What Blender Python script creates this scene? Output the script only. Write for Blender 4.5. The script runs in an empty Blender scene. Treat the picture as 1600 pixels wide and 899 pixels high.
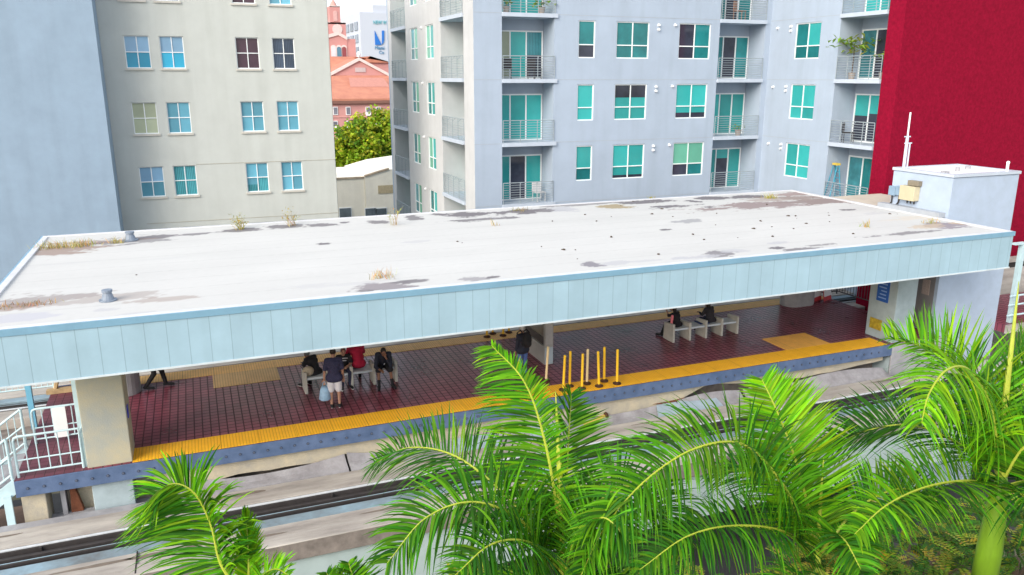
import bpy, bmesh, math, random
from mathutils import Vector, Matrix, noise
random.seed(7)
scene = bpy.context.scene
col = scene.collection
R_ = math.radians

# ------------------------------------------------------------------ camera (solved from the photo's straight lines)
CAM = Vector((0, -19.43950909, 8.90265992)); FPX = 1248.027; YAW, PITCH, ROLL = -.378109, .258222, .000793
_fwd = Vector((-math.sin(YAW)*math.cos(PITCH), math.cos(YAW)*math.cos(PITCH), -math.sin(PITCH)))
_rt = Vector((math.cos(YAW), math.sin(YAW), 0)); _up = _rt.cross(_fwd)
_r = math.cos(ROLL)*_rt + math.sin(ROLL)*_up; _u = -math.sin(ROLL)*_rt + math.cos(ROLL)*_up
cd = bpy.data.cameras.new('camera'); cam = bpy.data.objects.new('camera', cd); col.objects.link(cam)
cd.sensor_width = 36; cd.lens = FPX/1600*36; cd.clip_start = .2; cd.clip_end = 3000
M4 = Matrix((_r, _u, -_fwd)).transposed().to_4x4(); M4.translation = CAM; cam.matrix_world = M4
scene.camera = cam
def ray(x, y): return _r*((x-800)/FPX) - _u*((y-449.5)/FPX) + _fwd
def at_z(x, y, z): k = ray(x, y); return CAM + k*((z-CAM.z)/k.z)
def at_y(x, y, Y): k = ray(x, y); return CAM + k*((Y-CAM.y)/k.y)
def at_x(x, y, X): k = ray(x, y); return CAM + k*((X-CAM.x)/k.x)
def at_d(x, y, d): return CAM + ray(x, y)*d

# ------------------------------------------------------------------ light
SUN_EL, SUN_AZ = 30, 214
sd = Vector((math.cos(R_(SUN_EL))*math.cos(R_(SUN_AZ)), math.cos(R_(SUN_EL))*math.sin(R_(SUN_AZ)), math.sin(R_(SUN_EL))))

sd = Vector((math.cos(R_(SUN_EL))*math.cos(R_(SUN_AZ)), math.cos(R_(SUN_EL))*math.sin(R_(SUN_AZ)), math.sin(R_(SUN_EL))))
ld = bpy.data.lights.new('sun', 'SUN'); lo = bpy.data.objects.new('sun', ld); col.objects.link(lo)
ld.energy = 1.5; ld.angle = R_(40); ld.color = (1, .965, .91)
lo.rotation_euler = sd.to_track_quat('Z', 'Y').to_euler()
w = bpy.data.worlds.new('World'); scene.world = w; w.use_nodes = True
nt = w.node_tree; bg = nt.nodes['Background']
sky = nt.nodes.new('ShaderNodeTexSky'); sky.sky_type = 'NISHITA'; sky.sun_disc = False
sky.sun_elevation = R_(SUN_EL); sky.sun_rotation = R_(90-SUN_AZ)
sky.air_density = 1.0; sky.dust_density = 4.5; sky.ozone_density = 1.2; sky.altitude = 0
mxw = nt.nodes.new('ShaderNodeMix'); mxw.data_type = 'RGBA'; mxw.inputs[0].default_value = .55; mxw.inputs[7].default_value = (5.6, 5.9, 6.3, 1)
nt.links.new(sky.outputs[0], mxw.inputs[6]); nt.links.new(mxw.outputs[2], bg.inputs[0]); bg.inputs[1].default_value = .15
vs = scene.view_settings; vs.view_transform = 'Standard'; vs.look = 'None'; vs.exposure = .92; vs.gamma = 1; vs.use_curve_mapping = False

# ------------------------------------------------------------------ materials
MATS = {}
def mat(name, c, rough=.6, var=.1, scale=2.5, bump=0., bscale=60, metal=0., spec=.4, c2=None, streak=False, stretch=(1, 1, 1), trans=0., emit=None):
    if name in MATS: return MATS[name]
    m = bpy.data.materials.new(name); m.use_nodes = True; t = m.node_tree; N = t.nodes; L = t.links
    p = N['Principled BSDF']
    p.inputs['Roughness'].default_value = rough; p.inputs['Metallic'].default_value = metal
    p.inputs['Specular IOR Level'].default_value = spec
    tc = N.new('ShaderNodeTexCoord'); mp = N.new('ShaderNodeMapping'); mp.inputs['Scale'].default_value = stretch
    L.new(tc.outputs['Object'], mp.inputs[0])
    nz = N.new('ShaderNodeTexNoise'); nz.inputs['Scale'].default_value = scale; nz.inputs['Detail'].default_value = 6; nz.inputs['Roughness'].default_value = .65
    L.new(mp.outputs[0], nz.inputs[0])
    rp = N.new('ShaderNodeValToRGB'); rp.color_ramp.elements[0].position = .3; rp.color_ramp.elements[1].position = .7
    d = c2 or tuple(x*(1-var) for x in c); e = tuple(min(1, x*(1+var*.5)) for x in c)
    rp.color_ramp.elements[0].color = (*d, 1); rp.color_ramp.elements[1].color = (*e, 1)
    L.new(nz.outputs[0], rp.inputs[0]); src = rp.outputs[0]
    if streak:
        mp2 = N.new('ShaderNodeMapping'); mp2.inputs['Scale'].default_value = (1.6, 1.6, .12); L.new(tc.outputs['Object'], mp2.inputs[0])
        n2 = N.new('ShaderNodeTexNoise'); n2.inputs['Scale'].default_value = 1.3; n2.inputs['Detail'].default_value = 4; L.new(mp2.outputs[0], n2.inputs[0])
        r2 = N.new('ShaderNodeValToRGB'); r2.color_ramp.elements[0].position = .3; r2.color_ramp.elements[1].position = .55
        r2.color_ramp.elements[0].color = (.94, .94, .935, 1); r2.color_ramp.elements[1].color = (1, 1, 1, 1); L.new(n2.outputs[0], r2.inputs[0])
        mx = N.new('ShaderNodeMix'); mx.data_type = 'RGBA'; mx.blend_type = 'MULTIPLY'; mx.inputs[0].default_value = 1
        L.new(src, mx.inputs[6]); L.new(r2.outputs[0], mx.inputs[7]); src = mx.outputs[2]
    L.new(src, p.inputs['Base Color'])
    if bump:
        nb = N.new('ShaderNodeTexNoise'); nb.inputs['Scale'].default_value = bscale; nb.inputs['Detail'].default_value = 3
        L.new(tc.outputs['Object'], nb.inputs[0]); bp = N.new('ShaderNodeBump'); bp.inputs['Strength'].default_value = bump; bp.inputs['Distance'].default_value = .02
        L.new(nb.outputs[0], bp.inputs['Height']); L.new(bp.outputs[0], p.inputs['Normal'])
    if trans:
        tr = N.new('ShaderNodeBsdfTranslucent'); L.new(src, tr.inputs[0]); ms = N.new('ShaderNodeMixShader'); ms.inputs[0].default_value = trans
        L.new(p.outputs[0], ms.inputs[1]); L.new(tr.outputs[0], ms.inputs[2]); L.new(ms.outputs[0], N['Material Output'].inputs[0])
    MATS[name] = m; return m

def nodes(m): return m.node_tree.nodes, m.node_tree.links, m.node_tree.nodes['Principled BSDF']
def mathn(N, L, op, a, b=None):
    n = N.new('ShaderNodeMath'); n.operation = op
    for i, v in enumerate((a, b)):
        if v is None: continue
        if isinstance(v, (int, float)): n.inputs[i].default_value = v
        else: L.new(v, n.inputs[i])
    return n.outputs[0]

PALE = mat('pale_blue_paint', (.50, .66, .70), .45, .12, 3)
CONC = mat('light_concrete', (.42, .39, .35), .85, .38, 1.6, .4, 40, c2=(.25, .225, .205), stretch=(.35, 1.4, 1.4))
CONC_TAN = mat('tan_concrete', (.47, .41, .29), .85, .25, 2.2, .5, 30, c2=(.33, .31, .27))
CONC_GREY = mat('grey_concrete', (.34, .34, .36), .85, .22, 2.4, .4, 40)
CONC_DARK = mat('dark_concrete', (.22, .19, .17), .9, .4, 3, .4, 40)
GIRDER = mat('girder_paint', (.36, .44, .44), .7, .12, 1.2, .15, 40, streak=True)
COLBLUE = mat('blue_washed_concrete', (.35, .43, .46), .8, .2, 1.6, .2, 40, streak=True)
STEEL = mat('edge_steel', (.10, .145, .25), .5, .35, 2.5, .1, 50, c2=(.06, .10, .19))
BOLT = mat('bolt_steel', (.10, .12, .17), .4, .1)
HOLE = mat('bolt_hole_dark', (.03, .035, .06), .8)
RAILTOP = mat('rail_steel', (.55, .58, .61), .35, .12, 6)
RAILDARK = mat('rail_dark', (.04, .035, .035), .6, .3, 6)
CHANNEL = mat('channel_grey_blue', (.24, .35, .42), .5, .3, 1.2, c2=(.15, .17, .18))
DIRT = mat('dirt', (.16, .11, .085), .95, .35, 1.5, .6, 20)
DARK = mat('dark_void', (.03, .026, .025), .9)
RUST = mat('rusted_steel', (.17, .06, .03), .9, .5, 5, .4, 40)
WHITE = mat('white_paint', (.80, .81, .82), .5, .05)
SOFFIT = mat('soffit_paint', (.72, .72, .71), .7, .1)
FRAME = mat('window_frame_white', (.78, .82, .83), .4, .05)
BLACK = mat('black_cloth', (.014, .014, .018), .85, .3, 20)
SKIN = mat('brown_skin', (.20, .095, .06), .5, .12, 12)
SKIN2 = mat('tan_skin', (.38, .21, .15), .5, .12, 12)
HAIR = mat('dark_hair', (.016, .012, .011), .55, .3, 60)

def glassy(name, c, rough=.12, var=.12, spec=.55, fold=None):
    if name in MATS: return MATS[name]
    m = mat(name, c, rough, var, .9, spec=spec); N, L = m.node_tree.nodes, m.node_tree.links; p = N['Principled BSDF']
    oi = N.new('ShaderNodeObjectInfo'); k = N.new('ShaderNodeMapRange'); k.inputs[3].default_value = .72; k.inputs[4].default_value = 1.18; L.new(oi.outputs['Random'], k.inputs[0]); fac = k.outputs[0]
    if fold:
        tc = N.new('ShaderNodeTexCoord'); wv = N.new('ShaderNodeTexWave'); wv.bands_direction = 'Z' if fold == 'Z' else 'X'; wv.inputs['Scale'].default_value = 4.2; wv.inputs['Distortion'].default_value = 1.2; L.new(tc.outputs['Object'], wv.inputs[0])
        f2 = N.new('ShaderNodeMapRange'); f2.inputs[3].default_value = .6; f2.inputs[4].default_value = 1.15; L.new(wv.outputs['Fac'], f2.inputs[0]); mm = N.new('ShaderNodeMath'); mm.operation = 'MULTIPLY'; L.new(fac, mm.inputs[0]); L.new(f2.outputs[0], mm.inputs[1]); fac = mm.outputs[0]
    vm = N.new('ShaderNodeVectorMath'); vm.operation = 'SCALE'; L.new(p.inputs['Base Color'].links[0].from_socket, vm.inputs[0]); L.new(fac, vm.inputs['Scale']); L.new(vm.outputs[0], p.inputs['Base Color'])
    return m
TEAL = glassy('teal_blind_glass', (.04, .37, .36)); TEAL_D = glassy('teal_dark_glass', (.02, .20, .21), .08, .35)
TEAL_N = glassy('smoky_glass', (.045, .05, .075), .06, .5); TEAL_G = glassy('green_blind_glass', (.14, .42, .31))
BLUE_G = glassy('blue_blind_glass', (.13, .37, .49)); BLUE_S = glassy('bright_blue_glass', (.03, .36, .56)); BLUE_P = glassy('pale_blue_glass', (.22, .39, .56))
CURT = glassy('curtain_glass', (.07, .31, .36), .2, .3, fold='X'); CREAMG = glassy('cream_shade_glass', (.42, .47, .34)); DARKR = glassy('dark_red_glass', (.06, .03, .045), .06, .5); NAVYG = glassy('dark_curtain_glass', (.06, .09, .14), .08, .4, fold='X')

W_GREY = mat('grey_stucco', (.365, .435, .53), .9, .07, .7, .25, 70, streak=True)  # bluish cast of skylight on the front walls put into the colour
W_SIDE = mat('sunlit_grey_stucco', (.52, .53, .54), .9, .09, .9, .3, 70, streak=True)  # same block's sunlit side: lighter, less blue tone put into the colour
W_RED = mat('red_stucco', (.24, .004, .025), .95, .28, 9, .35, 50, spec=.1)
W_BEIGE = mat('beige_stucco', (.50, .525, .50), .9, .07, .8, .25, 70, streak=True)
W_BLUE = mat('blue_grey_stucco', (.27, .36, .46), .9, .09, .9, .25, 60, streak=True)
W_TOWER = mat('tower_stucco', (.40, .48, .60), .9, .07, 2, .3, 60, c2=(.36, .43, .53))
W_CREAM = mat('cream_stucco', (.86, .82, .70), .9, .1, .8, .1, 20, streak=True)
W_PINK = mat('pink_stucco', (.54, .27, .255), .9, .08, .3)
T_ROOF = mat('terracotta_tiles', (.47, .205, .135), .9, .18, .6, c2=(.40, .16, .11))
ROOFGREY = mat('grey_flat_roof', (.45, .46, .48), .9, .15, .5)

# corrugated fascia: seams every .42 m
FASCIA = mat('fascia_panel', (.34, .49, .58), .42, .08, 1.2, .05, 6, streak=True)
N, L, p = nodes(FASCIA)
tc = N.new('ShaderNodeTexCoord'); sx = N.new('ShaderNodeSeparateXYZ'); L.new(tc.outputs['Object'], sx.inputs[0])
q = mathn(N, L, 'DIVIDE', sx.outputs[0], .42); fr = mathn(N, L, 'FRACT', mathn(N, L, 'ADD', q, 1000.))
seam = mathn(N, L, 'LESS_THAN', fr, .035)
wn = N.new('ShaderNodeTexWhiteNoise'); wn.noise_dimensions = '1D'; L.new(mathn(N, L, 'FLOOR', q), wn.inputs['W'])
br = mathn(N, L, 'ADD', mathn(N, L, 'MULTIPLY', wn.outputs[0], .07), .95)
br2 = mathn(N, L, 'MULTIPLY', br, mathn(N, L, 'SUBTRACT', 1., mathn(N, L, 'MULTIPLY', seam, .27)))
mx = N.new('ShaderNodeMix'); mx.data_type = 'RGBA'; mx.blend_type = 'MULTIPLY'; mx.inputs[0].default_value = 1
old = p.inputs['Base Color'].links[0].from_socket; L.new(old, mx.inputs[6]); cb = N.new('ShaderNodeCombineColor')
for i in range(3): L.new(br2, cb.inputs[i])
L.new(cb.outputs[0], mx.inputs[7]); L.new(mx.outputs[2], p.inputs['Base Color'])
TRIM = mat('fascia_trim', (.19, .35, .47), .4, .1)

def tiles(name, c1, c2, mortar, size, msize, rough, var_rough=.1, h=None):
    m = mat(name, c1, rough, .1); N, L, p = nodes(m)
    tc = N.new('ShaderNodeTexCoord'); b = N.new('ShaderNodeTexBrick'); b.offset = 0; b.squash = 1
    b.inputs['Color1'].default_value = (*c1, 1); b.inputs['Color2'].default_value = (*c2, 1); b.inputs['Mortar'].default_value = (*mortar, 1)
    b.inputs['Scale'].default_value = 1; b.inputs['Mortar Size'].default_value = msize; b.inputs['Mortar Smooth'].default_value = .2
    b.inputs['Brick Width'].default_value = size; b.inputs['Row Height'].default_value = h or size; b.inputs['Bias'].default_value = 0
    L.new(tc.outputs['Object'], b.inputs[0])
    nz = N.new('ShaderNodeTexNoise'); nz.inputs['Scale'].default_value = .9; nz.inputs['Detail'].default_value = 5; L.new(tc.outputs['Object'], nz.inputs[0])
    rp = N.new('ShaderNodeValToRGB'); rp.color_ramp.elements[0].position = .3; rp.color_ramp.elements[1].position = .75
    rp.color_ramp.elements[0].color = (.62, .60, .62, 1); rp.color_ramp.elements[1].color = (1.2, 1.2, 1.2, 1); L.new(nz.outputs[0], rp.inputs[0])
    mx = N.new('ShaderNodeMix'); mx.data_type = 'RGBA'; mx.blend_type = 'MULTIPLY'; mx.inputs[0].default_value = 1
    L.new(b.outputs[0], mx.inputs[6]); L.new(rp.outputs[0], mx.inputs[7]); L.new(mx.outputs[2], p.inputs['Base Color'])
    rr = mathn(N, L, 'ADD', mathn(N, L, 'MULTIPLY', nz.outputs[0], var_rough*2), rough-var_rough)
    L.new(mathn(N, L, 'ADD', rr, mathn(N, L, 'MULTIPLY', b.outputs['Fac'], .3)), p.inputs['Roughness'])
    bp = N.new('ShaderNodeBump'); bp.inputs['Strength'].default_value = .12; bp.inputs['Distance'].default_value = .003; bp.invert = True
    L.new(b.outputs['Fac'], bp.inputs['Height']); L.new(bp.outputs[0], p.inputs['Normal'])
    return m
TILE = tiles('maroon_tiles', (.20, .042, .068), (.275, .068, .10), (.065, .019, .029), .203, .0175, .29, .06)
MAROON2 = tiles('maroon_tiles_landing', (.13, .03, .05), (.16, .045, .065), (.05, .03, .03), .203, .008, .5)

def tactile(name, c):
    m = mat(name, c, .6, .12, 3); N, L, p = nodes(m)
    tc = N.new('ShaderNodeTexCoord'); sx = N.new('ShaderNodeSeparateXYZ'); L.new(tc.outputs['Object'], sx.inputs[0])
    a = mathn(N, L, 'ABSOLUTE', mathn(N, L, 'SINE', mathn(N, L, 'MULTIPLY', sx.outputs[0], math.pi/.075)))
    b = mathn(N, L, 'ABSOLUTE', mathn(N, L, 'SINE', mathn(N, L, 'MULTIPLY', sx.outputs[1], math.pi/.075)))
    h = mathn(N, L, 'MULTIPLY', a, b)
    fr = mathn(N, L, 'FRACT', mathn(N, L, 'ADD', mathn(N, L, 'DIVIDE', sx.outputs[0], .915), 100.))
    joint = mathn(N, L, 'LESS_THAN', fr, .012)
    groove = mathn(N, L, 'LESS_THAN', a, .34)
    k = mathn(N, L, 'SUBTRACT', 1., mathn(N, L, 'ADD', mathn(N, L, 'MULTIPLY', joint, .45), mathn(N, L, 'MULTIPLY', groove, .3)))
    cb = N.new('ShaderNodeCombineColor')
    for i in range(3): L.new(k, cb.inputs[i])
    mx = N.new('ShaderNodeMix'); mx.data_type = 'RGBA'; mx.blend_type = 'MULTIPLY'; mx.inputs[0].default_value = 1
    L.new(p.inputs['Base Color'].links[0].from_socket, mx.inputs[6]); L.new(cb.outputs[0], mx.inputs[7]); L.new(mx.outputs[2], p.inputs['Base Color'])
    bp = N.new('ShaderNodeBump'); bp.inputs['Strength'].default_value = .4; bp.inputs['Distance'].default_value = .01
    L.new(h, bp.inputs['Height']); L.new(bp.outputs[0], p.inputs['Normal'])
    return m
YEL = tactile('yellow_tactile', (1.0, .50, .02)); YEL_OLD = tactile('worn_tactile', (.90, .55, .20)); YEL_MAT = tactile('tan_tactile', (.70, .47, .22)); YEL_MAT2 = tactile('amber_tactile', (.92, .48, .10))
POST_Y = mat('yellow_post', (.86, .52, .03), .45, .12, 8); POST_W = mat('faded_post', (.78, .62, .36), .5, .12, 8); RUBBER = mat('post_base', (.07, .03, .015), .8, .3)

def attr_mat(name, rough=.85, trans=0., spec=.3, bump=0.):
    m = bpy.data.materials.new(name); m.use_nodes = True; t = m.node_tree; N = t.nodes; L = t.links; p = N['Principled BSDF']
    a = N.new('ShaderNodeVertexColor'); a.layer_name = 'tint'
    L.new(a.outputs[0], p.inputs['Base Color']); p.inputs['Roughness'].default_value = rough; p.inputs['Specular IOR Level'].default_value = spec
    if bump:
        nb = N.new('ShaderNodeTexNoise'); nb.inputs['Scale'].default_value = 25; tc = N.new('ShaderNodeTexCoord'); L.new(tc.outputs['Object'], nb.inputs[0])
        bp = N.new('ShaderNodeBump'); bp.inputs['Strength'].default_value = bump; bp.inputs['Distance'].default_value = .02; L.new(nb.outputs[0], bp.inputs['Height']); L.new(bp.outputs[0], p.inputs['Normal'])
    if trans:
        tr = N.new('ShaderNodeBsdfTranslucent'); L.new(a.outputs[0], tr.inputs[0]); ms = N.new('ShaderNodeMixShader'); ms.inputs[0].default_value = trans
        L.new(p.outputs[0], ms.inputs[1]); L.new(tr.outputs[0], ms.inputs[2]); L.new(ms.outputs[0], N['Material Output'].inputs[0])
    return m
ROOFTOP = attr_mat('white_roof_coating', .75, bump=.15); LEAF = attr_mat('palm_leaf', .55, .35, .12); FOLI = attr_mat('foliage', .6, .3, .3); DRY = attr_mat('dry_weed', .8, .3, .2)
BARK = mat('palm_bark', (.33, .30, .25), .9, .3, 4, .5, 30, stretch=(1, 1, 4)); SHAFT = mat('green_crownshaft', (.15, .28, .015), .4, .18, 4, stretch=(3, 3, .6)); RACH = mat('frond_rib', (.36, .42, .04), .5, .15, 5)
WOOD = mat('branch_bark', (.12, .085, .06), .9, .3, 8)

# ------------------------------------------------------------------ geometry helpers
class MB:
    def __init__(s): s.v = []; s.f = []; s.m = []; s.t = []
    def quad(s, pts, mi=0, tint=None):
        i = len(s.v); s.v += [Vector(q) for q in pts]; s.f.append(tuple(range(i, i+len(pts)))); s.m.append(mi)
        s.t += [tint]*len(pts)
    def box(s, x0, x1, y0, y1, z0, z1, mi=0, M=None):
        c = [Vector((x, y, z)) for x in (x0, x1) for y in (y0, y1) for z in (z0, z1)]
        if M: c = [M @ q for q in c]
        i = len(s.v); s.v += c; s.t += [None]*8
        for f in ((0, 1, 3, 2), (4, 6, 7, 5), (0, 4, 5, 1), (2, 3, 7, 6), (0, 2, 6, 4), (1, 5, 7, 3)): s.f.append(tuple(i+k for k in f)); s.m.append(mi)
    def tube(s, pts, r, n=8, mi=0, cap=True, tint=None):
        pts = [Vector(q) for q in pts]; rs = r if isinstance(r, (list, tuple)) else [r]*len(pts)
        prev = None; i0 = len(s.v)
        for k, q in enumerate(pts):
            t = (pts[min(k+1, len(pts)-1)]-pts[max(k-1, 0)]).normalized()
            a = prev if prev else (Vector((0, 0, 1)) if abs(t.z) < .9 else Vector((1, 0, 0)))
            x = (a - t*a.dot(t)).normalized(); y = t.cross(x); prev = x
            for j in range(n):
                an = 2*math.pi*j/n; s.v.append(q + (x*math.cos(an)+y*math.sin(an))*rs[k]); s.t.append(tint)
        for k in range(len(pts)-1):
            for j in range(n):
                a = i0+k*n+j; b = i0+k*n+(j+1) % n; s.f.append((a, b, b+n, a+n)); s.m.append(mi)
        if cap:
            s.f.append(tuple(i0+j for j in reversed(range(n)))); s.m.append(mi)
            s.f.append(tuple(i0+(len(pts)-1)*n+j for j in range(n))); s.m.append(mi)
    def cyl(s, x, y, z0, z1, r, n=16, mi=0, r1=None): s.tube([(x, y, z0), (x, y, z1)], [r, r if r1 is None else r1], n, mi)
    def ell(s, c, rx, ry, rz, mi=0, nu=12, nv=8, M=None):
        c = Vector(c); i0 = len(s.v)
        for a in range(nv+1):
            th = math.pi*a/nv
            for b in range(nu):
                ph = 2*math.pi*b/nu; q = Vector((rx*math.sin(th)*math.cos(ph), ry*math.sin(th)*math.sin(ph), rz*math.cos(th)))
                s.v.append(c + (M @ q if M else q)); s.t.append(None)
        for a in range(nv):
            for b in range(nu):
                i = i0+a*nu+b; j = i0+a*nu+(b+1) % nu; s.f.append((i, i+nu, j+nu, j)); s.m.append(mi)
    def prism(s, poly, d, mi=0):     # poly: list of 3-D points, d: extrusion vector
        d = Vector(d); n = len(poly); i = len(s.v); s.v += [Vector(q) for q in poly] + [Vector(q)+d for q in poly]; s.t += [None]*2*n
        s.f.append(tuple(range(i, i+n))); s.m.append(mi); s.f.append(tuple(i+n+k for k in reversed(range(n)))); s.m.append(mi)
        for k in range(n): s.f.append((i+k, i+n+k, i+n+(k+1) % n, i+(k+1) % n)); s.m.append(mi)
    def build(s, name, mats, parent=None, smooth=False, bevel=0, fix=True, loc=None):
        me = bpy.data.meshes.new(name); me.from_pydata([tuple(q) for q in s.v], [], s.f)
        mats = mats if isinstance(mats, (list, tuple)) else [mats]
        for m in mats: me.materials.append(m)
        if len(mats) > 1: me.polygons.foreach_set('material_index', s.m)
        if any(q is not None for q in s.t):
            ca = me.color_attributes.new('tint', 'FLOAT_COLOR', 'POINT')
            flat = []
            for q in s.t: flat += list(q or (.2, .2, .2))+[1]
            ca.data.foreach_set('color', flat)
        if fix:
            b = bmesh.new(); b.from_mesh(me); bmesh.ops.recalc_face_normals(b, faces=b.faces); b.to_mesh(me); b.free()
        if smooth: me.polygons.foreach_set('use_smooth', [True]*len(me.polygons))
        me.update()
        o = bpy.data.objects.new(name, me); col.objects.link(o)
        if parent: o.parent = parent
        if loc is not None: o.location = loc
        if bevel:
            bv = o.modifiers.new('bevel', 'BEVEL'); bv.width = bevel; bv.segments = 2; bv.limit_method = 'ANGLE'
        return o
def tag(o, label, cat, group=None, kind=None):
    if label: o['label'] = label
    if cat: o['category'] = cat
    if group: o['group'] = group
    if kind: o['kind'] = kind
    return o
def struct(o): o['kind'] = 'structure'; return o
def thing(name, label, cat, loc=(0, 0, 0), rz=0, group=None):
    o = bpy.data.objects.new(name, None); col.objects.link(o); o.location = loc; o.rotation_euler = (0, 0, rz); o.empty_display_size = .2
    return tag(o, label, cat, group)
def kids(o): return [c for c in bpy.data.objects if c.parent == o]
def dup(o, parent=None, loc=None, rz=None):
    c = o.copy(); col.objects.link(c)
    if parent: c.parent = parent
    if loc is not None: c.location = loc
    if rz is not None: c.rotation_euler = (0, 0, rz)
    for k in kids(o): dup(k, c)
    return c

# ------------------------------------------------------------------ ground and streets
GZ = -6.5
g = MB(); g.quad([(-900, -600, GZ), (900, -600, GZ), (900, 1400, GZ), (-900, 1400, GZ)])
struct(g.build('ground', mat('ground_soil', (.13, .115, .085), .95, .4, .4, .4, 10, c2=(.07, .085, .035))))
g = MB(); g.quad([(-120, -3.5, GZ+.004), (120, -3.5, GZ+.004), (120, 12.5, GZ+.004), (-120, 12.5, GZ+.004)])
struct(g.build('road', mat('asphalt', (.055, .055, .058), .9, .25, 1.5, .3, 40)))

# ------------------------------------------------------------------ platform
PX0, PX1, PY1 = -4.45, 24.1, 6.14
plat = thing('station_platform', 'elevated station platform with maroon tiles and amber edge strips under the white roof', 'platform')
b = MB(); b.box(-2.96, PX1, .02, PY1-.02, -.35, 0); b.build('tiled_deck', TILE, plat)
b = MB(); b.box(PX0, -2.965, .02, PY1-.02, -.35, -.002); b.build('landing_deck', MAROON2, plat)
b = MB(); b.box(-2.0, 21.6, .005, .80, .002, .014); b.build('tactile_strip', YEL, plat)
b = MB(); b.box(-2.5, 24.0, 5.42, 6.12, .002, .014); b.build('tactile_strip', YEL_OLD, plat)
b = MB(); b.box(-.05, 1.86, 4.28, 5.415, .002, .014); b.build('tactile_mat', YEL_MAT, plat)
b = MB(); b.box(17.98, 19.86, .805, 2.08, .002, .014); b.build('tactile_mat', YEL_MAT2, plat)
b = MB(); b.box(PX0, 16.9, -.05, .0, -.40, -.003); b.box(16.93, 21.8, -.05, 0., -.40, -.003); edge = b.build('edge_beam', STEEL, plat, bevel=.008)
b = MB(); b.box(21.81, 24.2, -.05, .015, -1.2, -.003); b.build('end_beam', CONC_GREY, plat, bevel=.02)
b = MB(); b.box(PX0, 24, PY1, PY1+.05, -.40, -.003); b.build('edge_beam', STEEL, plat)
b0 = MB(); b0.tube([(0, -.052, 0), (0, -.075, 0)], .024, 10); b0.tube([(0, -.0505, -.006), (0, -.058, -.006)], .034, 10, 1)
bolt = None
for i in range(78):
    x = -4.2+i*.33
    if 16.7 < x < 17.1: continue
    if bolt is None: bolt = b0.build('bolt', [BOLT, HOLE], plat, loc=(x, 0, -.2))
    else: c = bolt.copy(); col.objects.link(c); c.location = (x, 0, -.2+random.uniform(-.01, .01))
# substructure below the edge
b = MB()
# rough concrete apron wall with uneven lower edge
n = 60; xs = [-1.6+i*(23.2)/n for i in range(n+1)]
def apz(x):
    z = -.89+.07*math.sin(x*.9+.6)+.05*noise.noise(Vector((x*1.3, 0, 0)))
    z += .22*min(1, max(0, (x-13.6)/.8))
    for c_, w_, h_ in ((3.05, .35, .16), (8.2, .3, .1), (14.2, 1.5, .2)):
        z += h_*max(0, 1-abs(x-c_)/w_)
    return z
for i in range(n):
    a, c = xs[i], xs[i+1]
    b.quad([(a, .12, apz(a)), (c, .12, apz(c)), (c, .10, -.40), (a, .10, -.40)])
    b.quad([(a, .12, apz(a)), (a, .5, apz(a)-.02), (c, .5, apz(c)-.02), (c, .12, apz(c))])
b.build('apron_wall', CONC_TAN, plat, fix=False)
b = MB(); b.box(PX0+.85, -1.6, .62, .67, -1.6, -.405); b.build('recess_wall', CONC_TAN, plat)
b = MB(); b.box(PX0+.05, PX0+.55, .1, .75, -2.2, -.40); b.build('corner_pier', CONC_TAN, plat, bevel=.02)
b = MB(); b.box(PX0+.80, PX0+.90, .35, .60, -1.6, -.405); b.build('strut', CONC_GREY, plat)
b = MB(); b.prism([(-3.50, .40, -1.5), (-3.16, .40, -1.5), (-3.38, .40, -.41), (-3.44, .40, -.41)], (0, .15, 0)); b.build('rusted_bracket', RUST, plat)
b = MB(); b.prism([(12.4, .095, -.80), (12.9, .095, -.86), (13.6, .095, -.84), (14.0, .095, -.80), (13.5, .095, -.76), (13.0, .095, -.79)], (0, .02, 0)); b.build('rust_stain_strip', RUST, plat)

# columns
def column(x0, x1, y0, y1, label, m, extra=None):
    t = thing('station_column', label, 'column', ((x0+x1)/2, (y0+y1)/2, 0))
    hx, hy = (x1-x0)/2, (y1-y0)/2
    b = MB(); b.box(-hx, hx, -hy, hy, 0.0, 3.04); b.build('shaft', m, t, bevel=.02)
    b = MB(); b.box(-hx+.02, hx-.05, -hy+.02, hy-.05, GZ, -.41); b.build('footing', COLBLUE, t, bevel=.02)
    return t
TANCOL = mat('tan_column_concrete', (.44, .39, .26), .85, .2, 1.1, .3, 40, c2=(.32, .35, .34))
cl = column(-2.96, -2.0, .06, 1.0, 'tan concrete column at the left end of the yellow platform edge', TANCOL)
b = MB(); b.box(.481, .50, -.30, -.10, 1.05, 1.35); b.build('small_sign', mat('blue_sign', (.02, .05, .55), .4), cl)
cr = column(21.84, 22.74, .06, 1.25, 'pale concrete column with tall blue sign at right end of platform', COLBLUE)
sg = MB(); sg.box(-.475, -.452, -.25, .25, 1.35, 2.15); sg_o = sg.build('blue_sign_board', mat('blue_board', (.02, .10, .40), .4), cr)
sg = MB()
for k in range(5): sg.box(-.482, -.476, -.17+.02*(k % 2), .17-.05*(k % 3), 1.46+.125*k, 1.50+.125*k)
sg.build('sign_lettering', mat('sign_pale_blue', (.25, .40, .70), .5), sg_o)
ym = MB(); ym.box(-.475, -.452, -.1, .42, .3, .68); ym.build('yellow_sign', mat('yellow_board', (.42, .31, .03), .5, .5, 9), cr)
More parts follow.
